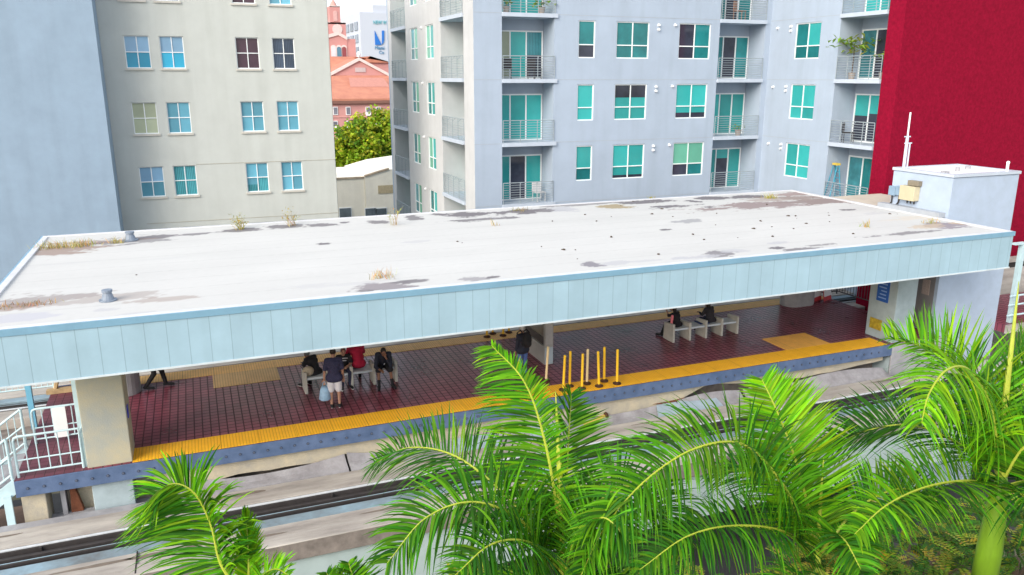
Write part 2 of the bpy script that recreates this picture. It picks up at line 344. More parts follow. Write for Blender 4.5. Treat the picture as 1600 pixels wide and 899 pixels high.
def pill(x0, x1, yc, ry, label):
    t = thing('roof_pier', label, 'pier', ((x0+x1)/2, yc, 0)); hx = (x1-x0)/2-ry
    ring = [(hx+ry*math.cos(a), ry*math.sin(a)) for a in [R_(-90+15*k) for k in range(13)]] + [(-hx+ry*math.cos(a), ry*math.sin(a)) for a in [R_(90+15*k) for k in range(13)]]
    b = MB(); b.prism([(x, y, 0) for x, y in ring], (0, 0, 3.04)); b.build('shaft', CONC_GREY, t, bevel=.01)
    ring = [(x*.985, y*.985) for x, y in ring]
    b = MB(); b.prism([(x, y, GZ) for x, y in ring], (0, 0, -.40-GZ)); b.build('footing', CONC_GREY, t)
pill(-3.5, -2.02, 4.9, .42, 'grey rounded concrete pier behind the left tan column'); pill(21.5, 22.95, 5.25, .45, 'grey rounded concrete pier near the red barricades at the far strip')

# ------------------------------------------------------------------ canopy roof
RX0, RX1, RY0, RY1, RZT, RZB = -4.475, 24.067, -2.058, 8.261, 4.165, 2.961
can = thing('station_roof', 'long white flat station roof with pale blue metal fascia', 'roof')
NX, NY = 440, 150
E_ = []   # stains: centre, half axes, strength, softness, colour
GREYD, BRN, LITE = (.16, .15, .16), (.27, .20, .17), (.40, .40, .42)
def st(px, py, hw, hh, s=1., c=GREYD, thr=.45):
    c0 = at_z(px, py, RZT); hx = abs((at_z(px+hw, py-hw*.08, RZT)-c0).length); hy = max(.05, abs(at_z(px, py-hh, RZT).y-at_z(px, py+hh, RZT).y)/2)
    E_.append((c0.x, c0.y, hx, hy, s, c, thr))
for a in [(95, 387, 75, 8, .85, BRN), (200, 374, 70, 5, .7, GREYD), (245, 367, 45, 3, .9), (300, 364, 30, 2, .8), (130, 377, 90, 3, .5, BRN), (372, 358, 28, 3, .9), (437, 352, 20, 3, .9), (460, 351, 14, 2, .8), (500, 349, 26, 3, .9), (538, 346, 10, 1.5), (590, 345, 16, 2.5, .9), (648, 339, 12, 4, .9),
          (690, 334, 14, 2), (730, 334, 36, 4, 1), (750, 341, 50, 2.2, .9), (785, 332, 14, 2.5), (818, 329, 26, 4), (850, 327, 25, 3, .9), (884, 325, 22, 4, .9, LITE), (960, 321, 22, 3.4, .9, (.30, .24, .14)), (1010, 314, 34, 2.5), (1045, 321, 38, 2), (1085, 313, 10, 2.2), (1115, 308, 24, 3.2), (1170, 306, 30, 2.5), (1210, 310, 40, 6, .6, BRN),
          (1215, 317, 110, 5.5, 1, (.27, .22, .215)), (1290, 312, 60, 6, 1, (.25, .20, .19)), (1240, 302, 30, 3, .9, (.28, .21, .20)), (1260, 307, 40, 4, .9, (.27, .22, .2)),
          (60, 466, 100, 8, .9, (.30, .27, .26)), (160, 464, 110, 6, .7, (.34, .30, .28)), (40, 492, 60, 7, .75, (.42, .42, .46)), (10, 478, 60, 6, .8, BRN), (240, 466, 60, 3.5, .5, BRN), (170, 481, 30, 3, .6, LITE), (215, 488, 40, 3, .5, LITE),
          (600, 445, 46, 8, 1, (.25, .23, .24)), (640, 437, 36, 3, .9), (570, 452, 24, 2, .8), (740, 433, 26, 3, .9, (.28, .27, .28)), (770, 430, 12, 2), (505, 379, 10, 1.6), (650, 375, 18, 2.2, .5, LITE), (925, 411, 17, 5, 1, (.22, .21, .23)), (960, 408, 26, 3, .7, LITE), (1010, 405, 26, 2.5, .6, LITE), (1125, 395, 26, 6, 1, (.22, .21, .22)), (1100, 398, 40, 3, .8, LITE), (1150, 389, 22, 3, .7, LITE), (1215, 377, 14, 2.2, .8, LITE), (1215, 385, 10, 2), (1255, 387, 30, 3, .85), (1275, 381, 30, 2, .7), (1075, 343, 22, 3, .9, (.3, .3, .31)), (1110, 322, 10, 1.4), (1325, 326, 12, 2), (1410, 363, 55, 2, .8), (1480, 350, 40, 6, 1, (.25, .22, .24)), (1450, 352, 30, 4, .7, (.45, .36, .26)), (1505, 345, 20, 4, .8, (.42, .33, .25)), (1430, 338, 50, 3, .35, (.55, .45, .33)), (1375, 331, 30, 2, .4, LITE), (1470, 340, 30, 2, .5, (.5, .36, .2)), (1040, 357, 8, 1.2), (915, 318, 60, 1.8, .7), (560, 440, 70, 2.5, .35, LITE), (480, 443, 40, 2, .4, LITE), (90, 410, 40, 2, .18, LITE), (250, 402, 50, 2, .15, LITE)]: st(*a)
b = MB(); I = 0.16
for j in range(NY+1):
    y = RY0+I+(RY1-RY0-2*I)*j/NY
    for i in range(NX+1):
        x = RX0+I+(RX1-RX0-2*I)*i/NX
        q = Vector((x*.55, y*1.6, 0)); nz = noise.fractal(q*1.7, 1., 2., 5); n2 = noise.fractal(Vector((x*.25, y*.7, 4.)), 1., 2., 4); n3 = noise.noise(Vector((x*7, y*9, 2)))
        base = .50+.03*n2+.015*n3
        c = [base*1.02, base*1.015, base*.985]
        if abs((y+.3) % .98-.49) < .035: c = [k*(.93+.05*n3) for k in c]
        # faint general grime towards the gutters
        gr = max(0, .10*(n2+.15))*max(0, 1-min(y-RY0, RY1-y)/2.2)
        c = [k*(1-gr) for k in c]
        for (ex, ey, hx, hy, s, cc, thr) in E_:
            dx = (x-ex)/hx; dy = (y-ey)/hy
            if abs(dx) > 1.9 or abs(dy) > 1.9: continue
            d = math.sqrt(dx*dx+dy*dy)
            v = (1.0-d)*1.25 + nz*.9 + n3*.42
            k = min(1, max(0, (v-.02)/.16))*s
            if k > 0: c = [c[m]*(1-k)+cc[m]*k for m in range(3)]
        yy = RY1-y
        z = RZT-.05 + (.0 if yy > .9 else .03*(1-yy/.9)) + .006*n2
        b.v.append(Vector((x, y, z))); b.t.append(tuple(c))
for j in range(NY):
    for i in range(NX):
        k = j*(NX+1)+i; b.f.append((k, k+1, k+NX+2, k+NX+1)); b.m.append(0)
b.build('roof_deck', ROOFTOP, can, smooth=True, fix=False)
b = MB()
b.box(RX0, RX1, RY0, RY0+I, RZB+.3, RZT); b.box(RX0, RX1, RY1-I, RY1, RZB+.3, RZT); b.box(RX0, RX0+I, RY0+I, RY1-I, RZB+.3, RZT); b.box(RX1-I, RX1, RY0+I, RY1-I, RZB+.3, RZT)
b.build('roof_rim', mat('roof_rim_white', (.56, .57, .59), .7, .12, 2.5, .1, 30), can, bevel=.012)
for nm, bx in (('fascia_panel', (RX0, RX1, RY0-.03, RY0-.002)), ('fascia_panel', (RX0, RX1, RY1+.002, RY1+.03)), ('fascia_end_panel', (RX1+.002, RX1+.03, RY0, RY1)), ('fascia_end_panel', (RX0-.03, RX0-.002, RY0, RY1))):
    b = MB(); b.box(*bx, RZB+.035, RZT-.15); b.build(nm, FASCIA, can)
b = MB()
for (x0, x1, y0, y1) in ((RX0-.05, RX1+.05, RY0-.05, RY0-.002), (RX0-.05, RX1+.05, RY1+.002, RY1+.05), (RX0-.05, RX0-.002, RY0, RY1), (RX1+.002, RX1+.05, RY0, RY1)): b.box(x0, x1, y0, y1, RZT-.15, RZT-.012)
b.build('edge_trim', TRIM, can)
b = MB()
for (x0, x1, y0, y1) in ((RX0-.045, RX1+.045, RY0-.045, RY0+.04), (RX0, RX1, RY1-.04, RY1+.045)): b.box(x0, x1, y0, y1, RZB-.005, RZB+.034)
b.build('drip_edge', mat('drip_white', (.58, .64, .67), .5, .15, 3), can)
b = MB(); b.box(RX0+.05, RX1-.05, RY0+.05, RY1-.05, RZB+.08, RZB+.2); b.build('soffit', SOFFIT, can)

# roof vents
def vent(px, py, s, label, tall):
    p_ = at_z(px, py, RZT-.05); t = thing('roof_vent', label, 'vent', p_, 0)
    b = MB(); b.cyl(0, 0, 0, .04*s, .22*s, 14); b.build('flange', mat('galvanised', (.20, .24, .30), .5, .15, 8), t, bevel=.005)
    b = MB(); b.cyl(0, 0, .04*s, tall, .16*s, 14, r1=.10*s); b.cyl(0, 0, tall, tall+.05, .13*s, 14); b.build('hood', MATS['galvanised'], t, smooth=False)
vent(204, 376, 1., 'small grey conical roof vent beside dry grass at the back edge', .22); vent(169, 470, .85, 'grey dome drain vent in the dirt band at the left front of the roof', .2)
# weeds
def weed(px, py, w_, h_, nb, label, cols, stem=False):
    p_ = at_z(px, py, RZT-.05); b = MB(); rnd = random.Random(px*7+py)
    for k in range(nb):
        x = rnd.gauss(0, w_*.4); y = rnd.gauss(0, min(w_, .35)*.35); hh = h_*rnd.uniform(.4, 1.1); ln = Vector((rnd.gauss(0, .45), rnd.gauss(0, .45), 1)).normalized()
        c = rnd.choice(cols); c = tuple(v*rnd.uniform(.75, 1.2) for v in c); wd = rnd.uniform(.006, .013); sd_ = Vector((rnd.uniform(-1, 1), rnd.uniform(-1, 1), 0)).normalized()*wd
        base = Vector((x, y, 0)); mid = base+ln*hh*.55; tip = base+ln*hh+Vector((rnd.gauss(0, .08), rnd.gauss(0, .08), -.05))*h_*2
        b.quad([base-sd_, base+sd_, mid+sd_*.7, mid-sd_*.7], 0, c); b.quad([mid-sd_*.7, mid+sd_*.7, tip], 0, c)
        if stem:
            for q in range(5):
                a = base+ln*hh*rnd.uniform(.5, 1); e = Vector((rnd.gauss(0, 1), rnd.gauss(0, 1), rnd.uniform(0, .8))).normalized()*rnd.uniform(.05, .11)*h_*2; f_ = e.cross(Vector((0, 0, 1))).normalized()*.022
                b.quad([a, a+e*.5+f_, a+e, a+e*.5-f_], 0, tuple(v*rnd.uniform(.7, 1.2) for v in (.42, .38, .12)))
    o = b.build('weed', DRY, None, fix=False, loc=p_); tag(o, label, 'weed', 'weeds on the roof')
ST = [(.50, .40, .16), (.55, .42, .20), (.36, .36, .10)]; BRNW = [(.42, .28, .12), (.48, .36, .2)]
weed(84, 388, .55, .34, 120, 'large clump of straw grass in the back left corner of the roof', ST)
weed(125, 385, .5, .30, 100, 'low straw grass clump beside the biggest clump at the back left', ST)
weed(183, 380, .25, .26, 40, 'straw grass tuft just left of the small conical roof vent', ST)
weed(375, 359, .18, .55, 26, 'upright yellowish weed on the back edge before the beige building', [(.42, .36, .14), (.40, .40, .10)], True)
weed(457, 353, .22, .6, 16, 'thin two stemmed weed on the back edge near the beige building corner', BRNW, True)
weed(617, 352, .16, .75, 10, 'tall leaning dry twig weed at the back edge before the pink gap', BRNW, True)
weed(601, 434, .4, .32, 50, 'dry tuft growing from the grey dirt patch at the front edge', [(.55, .42, .22), (.52, .34, .14)])
weed(773, 353, .2, .3, 10, 'sparse twig weed on the white roof right of the tall leaning twig', BRNW)
weed(812, 330, .45, .2, 50, 'low olive brown weed mat at the back edge below the lowest balcony', [(.30, .27, .10), (.38, .3, .14)])
weed(1203, 310, .42, .28, 70, 'bushy yellow green weed near the back right corner of the roof', [(.40, .38, .08), (.46, .40, .12)])
weed(1353, 355, .18, .34, 24, 'lone dry tuft on open white roof near the stair box', ST)
weed(1454, 349, .3, .22, 40, 'straw tuft in the stained corner in front of the stair box', ST)
weed(40, 478, .7, .14, 90, 'flat brown dead grass in the dirt band at left front', [(.46, .32, .17), (.40, .28, .16)])
weed(1017, 310, .2, .14, 24, 'tiny yellow weed on the back edge left of the bushy one', [(.40, .36, .10)])
# loose bits on the roof
deb = None; DEB = mat('dead_leaf_litter', (.09, .07, .055), .9, .4, 20)
rnd = random.Random(5)
b = MB(); b.ell((0, 0, .02), .07, .05, .035, 0, 7, 5); b.ell((.05, .03, .015), .04, .03, .02, 0, 6, 4)
pts = [(1198, 320), (1034, 327), (955, 339), (914, 336), (932, 346), (1120, 334), (1051, 339), (1118, 352), (1100, 375), (1083, 367), (1178, 358), (955, 371), (899, 391), (881, 391), (846, 386), (902, 405), (1153, 372), (1206, 355), (1296, 347), (1294, 333), (1333, 366), (1243, 338), (1245, 342), (1188, 346), (1232, 338), (1295, 337), (1270, 310), (1390, 335), (1402, 335), (989, 316), (715, 378), (722, 380), (1029, 398), (970, 322), (863, 346), (1019, 335), (213, 430), (1240, 358), (1207, 370), (1260, 350)]
for k, (px, py) in enumerate(pts):
    p_ = at_z(px, py, RZT-.05)
    if deb is None: deb = b.build('leaf_litter', DEB, loc=p_); o = deb
    else: o = deb.copy(); col.objects.link(o); o.location = p_
    s = rnd.uniform(.3, .85); o.scale = (s, s*rnd.uniform(.6, 1.2), s); o.rotation_euler = (0, 0, rnd.uniform(0, 6))
    tag(o, 'small dark scrap of dead leaf lying on the white roof', 'debris', 'dead leaf scraps on the white roof')

# ------------------------------------------------------------------ stair / lift tower at the right end
TX0, TX1, TY0, TY1, TZ = 24.22, 27.43, .49, 3.05, 5.66
tw = thing('lift_tower', 'white stucco lift tower rising through the right end of the roof', 'tower')
b = MB(); b.box(TX0, TX1, TY0, TY1, GZ, TZ-.12); b.build('shaft_wall', W_TOWER, tw)
b = MB(); hh = .16
for bx in ((TX0-.04, TX1+.04, TY0-.04, TY0+hh), (TX0-.04, TX1+.04, TY1-hh, TY1+.04), (TX0-.04, TX0+hh, TY0+hh, TY1-hh), (TX1-hh, TX1+.04, TY0+hh, TY1-hh)): b.box(*bx, TZ-.10, TZ)
b.build('parapet_cap', mat('cap_metal', (.48, .54, .62), .4, .08), tw)
b = MB(); b.box(TX0+hh, TX1-hh, TY0+hh, TY1-hh, TZ-.12, TZ-.07); b.build('roof_panel', WHITE, tw)
b = MB(); b.box(TX0+.3, TX0+.5, TY0+.6, TY0+.8, TZ-.07, TZ+.03); b.cyl(TX0+1.6, TY0+1.2, TZ-.07, TZ+.08, .08, 10); b.cyl(TX0+2.6, TY0+1.6, TZ-.07, TZ+.04, .1, 10); b.build('roof_fitting', CONC_GREY, tw)
b = MB(); b.cyl(TX1-.5, TY0+.12, TZ, TZ+.28, .05, 10); b.ell((TX1-.5, TY0+.12, TZ+.3), .06, .06, .06); b.build('vent_pipe', WHITE, tw)
b = MB(); b.box(TX0-.30, TX0-.002, TY0+.12, TY1+.3, RZT+.002, RZT+.16); b.build('base_kerb', mat('kerb_grey', (.36, .39, .43), .7, .15), tw)
ab = thing('junction_box', 'beige electrical cabinet on the tower wall above the roof edge', 'box')
b = MB(); p_ = at_x(1424, 303, TX0); b.box(TX0-.28, TX0-.003, p_.y-.36, p_.y+.30, p_.z-.22, p_.z+.30); ab_b = b.build('cabinet', mat('cabinet_beige', (.52, .46, .31), .5, .1), ab, bevel=.015)
b = MB(); b.box(TX0-.2, TX0-.003, p_.y-.42, p_.y+.05, p_.z+.32, p_.z+.5); b.build('upper_box', mat('box_brown', (.22, .19, .14), .6), ab, bevel=.01)
b = MB()
for k in range(3): b.tube([(TX0-.1, p_.y-.25+.15*k, p_.z-.22), (TX0-.1, p_.y-.25+.15*k, p_.z-.34)], .025, 8)
b.build('conduit_stub', RAILDARK, ab)
gb = None
for k, (px, lb) in enumerate(((1397, 'grey blue meter box furthest left on the tower wall'), (1408, 'grey blue meter box next to the beige cabinet'))):
    p_ = at_x(px, 298, TX0); t = thing('meter_box', lb, 'box', (TX0-.003, p_.y, p_.z), 0, 'meter boxes on the tower wall')
    b = MB(); b.box(-.12, 0, -.15, .15, -.17, .17); b.build('housing', mat('meter_grey', (.22, .32, .42), .5, .12), t, bevel=.012)
    b = MB(); b.tube([(-.06, 0, -.17), (-.06, 0, -.42), (-.12, .1, -.62), (-.2, -.1 if k else .25, -.74), (-.25, -.5, -.76)], .03, 8); b.build('cable', RAILDARK, t)
# lift door and fittings on the tower's left face
b = MB(); b.box(TX0-.03, TX0-.002, .62, 3.0, 0, 2.55); ld_ = b.build('lift_door_surround', mat('door_grey', (.20, .19, .19), .5, .1), tw)
b = MB(); b.box(TX0-.06, TX0-.032, 1.9, 2.25, 1.55, 2.2); b.build('dark_notice', mat('notice_navy', (.03, .05, .10), .4), ld_)
b = MB(); b.box(TX0-.06, TX0-.032, 1.32, 1.48, 1.35, 1.55); b.build('call_button_plate', DARK, ld_)
b = MB(); b.tube([(TX0-.032, .95, 2.12), (TX0-.12, .95, 2.12)], .16, 16); b.build('red_alarm_bell', mat('bell_red', (.50, .04, .035), .4), ld_)
b = MB(); b.box(TX0-.06, TX0-.032, .8, 1.1, 1.3, 1.85); b.build('paper_notice', mat('notice_tan', (.40, .32, .28), .7, .3, 25), ld_)
# antenna
p_ = at_y(1412, 262, 2.9); an = thing('antenna_mast', 'thin white antenna mast standing behind the tower against the red wall', 'antenna', (p_.x, p_.y, TZ-.06))
b = MB(); b.cyl(0, 0, 0, 1.2, .055, 10); b.cyl(.16, 0, 0, .95, .03, 8); b.build('pole', mat('mast_grey', (.55, .62, .72), .4, .1), an)
b = MB(); b.cyl(0, 0, 1.2, 2.05, .03, 8); b.build('whip', WHITE, an)
b = MB(); b.box(-.1, .24, -.02, .02, .92, .96); b.box(-.14, .14, -.02, .02, 1.16, 1.2); b.build('crossarm', MATS['mast_grey'], an)
# low roof behind the tower, flush with the canopy
b = MB(); b.box(RX1+.06, 26.9, 3.4, 6.1, RZT-.45, RZT-.03); tag(b.build('link_roof', mat('tan_roof', (.50, .44, .36), .9, .15)), 'small tan flat roof between the station roof and the red wall', 'roof')

# ------------------------------------------------------------------ guideways (tracks)
def guideway(yo, sgn, label):
    t = thing('guideway', label, 'track'); X0, X1 = -60, 90
    def bx(y0, y1, z0, z1, nm, m, bev=.015):
        a, c = sorted((yo+sgn*y0, yo+sgn*y1)); b = MB(); b.box(X0, X1, a, c, z0, z1); return b.build(nm, m, t, bevel=bev)
    bx(.95, 3.2, -2.75, -1.36, 'girder', GIRDER); bx(-.4, .95, -2.0, -1.36, 'girder_flange', CONC_GREY)
    bx(-.46, .96, -1.36, -1.30, 'trough_floor', CONC_DARK); bx(.96, 3.24, -1.36, -1.14, 'trough_floor', RAILDARK)
    bx(.40, 1.16, -1.30, -1.0, 'running_plinth', CONC); bx(2.38, 3.26, -1.32, -1.0, 'running_plinth', CONC)
    bx(2.9, 3.30, -1.0, -.965, 'kerb_cap', CONC)
    bx(3.245, 3.29, -1.42, -1.002, 'outer_kerb', CONC_DARK)
    bx(1.25, 1.31, -1.3, -1.02, 'guide_rail_web', RAILDARK); bx(1.24, 1.30, -1.02, -.98, 'guide_rail', RAILTOP, .01)
    bx(1.50, 1.58, -1.14, -1.04, 'power_rail', RAILDARK); bx(1.72, 1.78, -1.14, -1.05, 'power_rail', RAILDARK); bx(1.74, 1.765, -1.05, -1.035, 'power_rail_cap', CHANNEL)
    bx(1.90, 1.96, -1.14, -1.08, 'power_rail', RAILDARK); bx(1.99, 2.34, -1.14, -1.025, 'cable_channel', CHANNEL)
    return t
gw = guideway(0, -1, 'concrete guideway with steel guide rail in front of the platform'); guideway(6.14, 1, 'concrete guideway running behind the platform under the far roof edge')
for x in (-1.6, 6.2, 14.1, 22):
    for bx in ((x, x+.035, -1.155, -.405, -1.0, -.996), (x-.3, x-.27, -3.25, -2.39, -.998, -.961)): b = MB(); b.box(*bx); b.build('expansion_joint', DARK, gw)
for x in [-6+2.1*k for k in range(18)]: b = MB(); b.box(x, x+.05, -1.37, -1.17, -1.20, -1.03); b.build('rail_clamp', RAILDARK, gw)
rn_ = random.Random(8)
for k in range(26):
    x = rn_.uniform(-7, 22); y = rn_.choice((-.62, -.9, -2.6, -2.75)); b = MB(); n_ = 9; ww = rn_.uniform(.25, 1.1); hh_ = rn_.uniform(.03, .10)
    b.quad([(x+ww*math.cos(6.283*i/n_)*rn_.uniform(.7, 1.2), y+hh_*math.sin(6.283*i/n_)*rn_.uniform(.6, 1.2), -.9955) for i in range(n_)]); b.build('grime_patch', mat('grime', (.20, .165, .135), .95, .3, 4), gw)
# ledge slabs between platform and track
sl_lab = ['grey concrete slab leaning below the platform edge, near the left column', 'long grey concrete slab below the platform edge behind the left palm', 'grey slab below the platform edge behind the centre palm', 'grey slab beside the fallen yellow post under the platform edge', 'broken tilted slab under the platform edge with dark gap on its left', 'small broken slab under the platform edge beneath the amber mat', 'wide tilted slab under the platform edge near the tower', ]
rect = [(-1.55, 3.0, 0), (3.06, 6.35, 0), (6.42, 8.6, .02), (8.7, 12.9, .0), (13.3, 15.6, .12), (15.75, 17.5, -.05), (17.7, 21.6, .10)]
for (x0, x1, dz), lb in zip(rect, sl_lab):
    rnd = random.Random(int(x0*10)); j = lambda s=.05: rnd.uniform(-s, s)
    b = MB(); ns_ = 14; sag = .10+.14*rnd.random()*min(1, (x1-x0)/2.5); big = x0 > 12; tl = (j(.2) if big else j(.06)); xs_ = [x0+(x1-x0)*k/ns_ for k in range(ns_+1)]
    zb_s = [-.90+dz*.6+(.12 if big else 0)+sag*(2*k/ns_-1)**2*(-.6 if big else 1)+tl*(2*k/ns_-1)+.012*noise.noise(Vector((xs_[k]*3, 0, 1))) for k in range(ns_+1)]
    for k in range(ns_):
        a, c = xs_[k], xs_[k+1]; rows = lambda x, zb: [(x, .09, zb), (x+.02, -.06, zb*.55-.50), (x+.04, -.22, zb*.2-.86), (x+.05, -.37, -1.125)]
        ra, rc = rows(a, zb_s[k]), rows(c, zb_s[k+1])
        for m in range(3): b.quad([ra[m], rc[m], rc[m+1], ra[m+1]])
        lo = lambda q: (q[0], q[1]+.03, q[2]-.10)
        for m in range(3): b.quad([lo(ra[m+1]), lo(rc[m+1]), lo(rc[m]), lo(ra[m])])
        b.quad([ra[0], rc[0], lo(rc[0]), lo(ra[0])]); b.quad([ra[3], rc[3], lo(rc[3]), lo(ra[3])])
        for e_ in ([ra] if k == 0 else []) + ([rc] if k == ns_-1 else []):
            for m in range(3): b.quad([e_[m], e_[m+1], lo(e_[m+1]), lo(e_[m])])
    tag(b.build('concrete_slab', mat('slab_grey', (.30, .295, .31), .9, .35, 2.4, .5, 30, c2=(.20, .19, .20)), smooth=False), lb, 'slab', 'slabs under the platform edge')
b = MB(); b.box(-4.9, -1.6, -.35, -.02, -1.36, -1.06); b.box(-4.4, -1.62, -.06, .5, -1.5, -1.22); tag(b.build('track_ledge', CONC_GREY), 'low concrete ledge beside the track under the left column', 'ledge')
b = MB(); b.box(-1.6, 22, -.40, .6, -1.5, -1.28); struct(b.build('trackside_floor', DARK))  # near-black colour stands in for shade in the gaps under the slabs
b = MB(); b.box(-1.55, 21.7, .62, .70, -1.3, -.41); b.build('recess_back_wall', CONC_DARK, plat)  # dark colour stands in for shade inside the recess
for (x0, x1, lb) in ((6.0, 7.2, 'pale blue sheet metal panel under the platform edge behind the centre palm'), (12.5, 13.2, 'bent pale metal panel under the platform edge beside the rust stain'), (13.25, 14.6, 'pale blue metal trough lying under the rust stained edge'), (8.3, 9.0, 'pale blue panel beside the fallen yellow post')):
    b = MB(); b.prism([(x0, .05, -.82), (x1, .05, -.82), (x1+.1, -.36, -1.04), (x0-.15, -.36, -1.08)], (0, 0, -.03)); tag(b.build('metal_panel', mat('dull_blue_metal', (.36, .45, .52), .4, .25, 3, metal=.2)), lb, 'panel', 'metal panels under the platform edge')
# fallen post
def post_geo(t, m, h=1.1, lean=0.):
    b = MB(); b.cyl(0, 0, .0, .03, .125, 14); b.cyl(0, 0, .03, .08, .085, 14, r1=.045); b.build('base', RUBBER, t)
    b = MB(); b.cyl(0, 0, .08, h, .038, 12); b.ell((0, 0, h), .038, .038, .025); b.build('tube', m, t, smooth=False)
posts = [(853, 596, 1, 'faded pale delineator post leftmost of the front row'), (880, 610, 0, 'yellow post second from left, foot at the very edge'), (890, 604, 0, 'yellow post third from left in the front row'), (909, 608, 0, 'yellow post at the edge directly before the faded pale one'), (917, 600, 1, 'faded cream post between yellow posts in the front row'), (936, 604, 0, 'yellow post at the edge, third from the right'), (944, 596, 0, 'tall yellow post second from right in the front row'), (964, 600, 0, 'yellow post standing furthest right on the front strip'),
         (761, 527, 0, 'yellow post on the far strip, leftmost of four'), (770, 522, 0, 'yellow post on the far strip, second from left'), (786, 525, 0, 'yellow post on the far strip, third from left'), (795, 520, 0, 'yellow post on the far strip, rightmost of four')]
rnd = random.Random(2)
for k, (px, py, wh, lb) in enumerate(posts):
    p_ = at_z(px, py, .014); t = thing('delineator_post', lb, 'post', p_, 0, 'delineator posts on the platform strips')
    post_geo(t, POST_W if wh else POST_Y, 1.08); t.rotation_euler = (rnd.uniform(-.03, .03), rnd.uniform(-.05, .05), rnd.uniform(0, 6))
p0, p1 = at_z(912, 667, -1.05), at_z(944, 657, -1.05)
t = thing('delineator_post', 'fallen yellow post lying beside the track below the platform edge', 'post', p0+Vector((.0, 0, .04)), 0, 'delineator posts on the platform strips'); b = MB(); d_ = (p1-p0); b.tube([(0, 0, .03), (d_.x, d_.y, .10)], .05, 10); b.build('tube', mat('dull_yellow_post', (.55, .38, .08), .5, .2), t); b = MB(); b.tube([(d_.x, d_.y, .10), (d_.x*1.1, d_.y*1.1, .11)], .11, 12); b.build('base', RUBBER, t)

# ------------------------------------------------------------------ benches
def bench(x0, y0, label):
    t = thing('concrete_bench', label, 'bench', (x0, y0, 0), 0, 'concrete benches on the platform')
    P_ = .665
    for k in range(5):
        b = MB(); b.prism([(k*P_, 0, 0), (k*P_, .02, .65), (k*P_, .60, .60), (k*P_, .62, 0)], (.085, 0, 0)); b.build('end_panel', mat('bench_concrete', (.47, .46, .42), .8, .12, 5, .15, 50), t, bevel=.012)
    for k in range(4):
        b = MB(); b.box(k*P_+.087, (k+1)*P_-.002,   .05, .58, .40, .47); b.build('seat', mat('bench_seat', (.52, .58, .63), .5, .08, 5), t, bevel=.01)
bench(14.84, 2.87, 'empty ended concrete bench on the right, holding two dark haired sitters'); bench(2.40, 2.80, 'crowded concrete bench on the left with red shirted sitter')

# ------------------------------------------------------------------ kiosk
k_ = thing('information_kiosk', 'tall grey information kiosk with display front in the platform middle', 'kiosk', (9.83, 2.5, 0))
KG = mat('kiosk_grey', (.36, .36, .35), .5, .08, 4); KF = mat('kiosk_front_blue', (.38, .46, .52), .5, .08)
b = MB(); b.box(0, .30, 0, 1.75, 0, .60); b.build('base_cabinet', KG, k_, bevel=.01)
b = MB(); b.box(.01, .29, -.012, -.001, .02, .58); b.build('front_plate', KF, k_)
b = MB(); b.box(.05, .25, .10, 1.65, .60, 2.05); b.build('display_board', glassy('kiosk_glass', (.17, .165, .15), .15, .3), k_)
b = MB(); b.box(.03, .05, .10, 1.65, .64, .86); b.build('dark_band', mat('kiosk_dark', (.06, .05, .05), .4), k_)
b = MB(); b.box(0, .30, 0, .10, .602, 2.2); b.box(0, .30, 1.65, 1.75, .602, 2.2); b.box(0, .30, .10, 1.65, 2.05, 2.2); b.build('post_frame', KG, k_, bevel=.008)
b = MB(); b.box(.04, .26, -.014, -.002, .68, 1.62); b.build('notice_panel', mat('notice_grey', (.42, .42, .43), .4, .15, 20), k_)
b = MB(); b.box(.05, .25, -.016, -.002, 1.66, 1.86); sc_ = b.build('screen', mat('screen_navy', (.02, .03, .06), .15), k_)
b = MB(); b.box(.11, .19, -.02, -.0165, 1.72, 1.80); b.build('screen_mark', mat('screen_mark', (.2, .25, .35), .5), sc_)

# ------------------------------------------------------------------ barricades and far railings at the right
for (px, py, lb) in ((1268, 468, 'red and white barricade closest to the grey pier'), (1284, 467, 'red and white barricade beside the stair railing')):
    p_ = at_z(px, py, 0); t = thing('traffic_barricade', lb, 'barricade', p_, R_(20), 'barricades at the far end')
    RED = mat('barricade_red', (.55, .05, .06), .5, .15)
    for s in (-1, 1):
        b = MB(); b.prism([(-.30, s*.24, 0), (.30, s*.24, 0), (.24, s*.03, 1.1), (-.24, s*.03, 1.1)], (0, s*.03, 0)); b.build('panel', RED, t)
        b = MB(); b.prism([(-.285, s*.222, .18), (.285, s*.222, .18), (.27, s*.165, .42), (-.27, s*.165, .42)], (0, s*.045, 0)); b.build('white_band', WHITE, t)
        b = MB(); b.prism([(-.262, s*.138, .62), (.262, s*.138, .62), (.25, s*.085, .86), (-.25, s*.085, .86)], (0, s*.045, 0)); b.build('white_band', WHITE, t)
DKM = mat('dark_picket_metal', (.09, .09, .10), .5, .2)
def picket_rail(name, label, pts, h, m, n_per_m=8, mid=False, r=.03, pr=.012, group=None, toe=.12):
    t = thing(name, label, 'railing', group=group); b = MB(); pk = MB(); po = MB()
    for a, c in zip(pts[:-1], pts[1:]):
        a, c = Vector(a), Vector(c); ln = (c-a).length
        b.tube([a+Vector((0, 0, h)), c+Vector((0, 0, h))], r, 8); b.tube([a+Vector((0, 0, toe)), c+Vector((0, 0, toe))], r*.8, 8)
        if mid: b.tube([a+Vector((0, 0, h*.55)), c+Vector((0, 0, h*.55))], r*.8, 8)
        for k in range(1, int(ln*n_per_m)): q = a.lerp(c, k/int(ln*n_per_m)); pk.tube([q+Vector((0, 0, toe)), q+Vector((0, 0, h))], pr, 6)
    for q in pts: q = Vector(q); po = MB(); po.tube([q, q+Vector((0, 0, h))], r*1.1, 8); po.build('post', m, t)
    b.build('rail', m, t)
    if pk.v: pk.build('pickets', m, t)
    return t
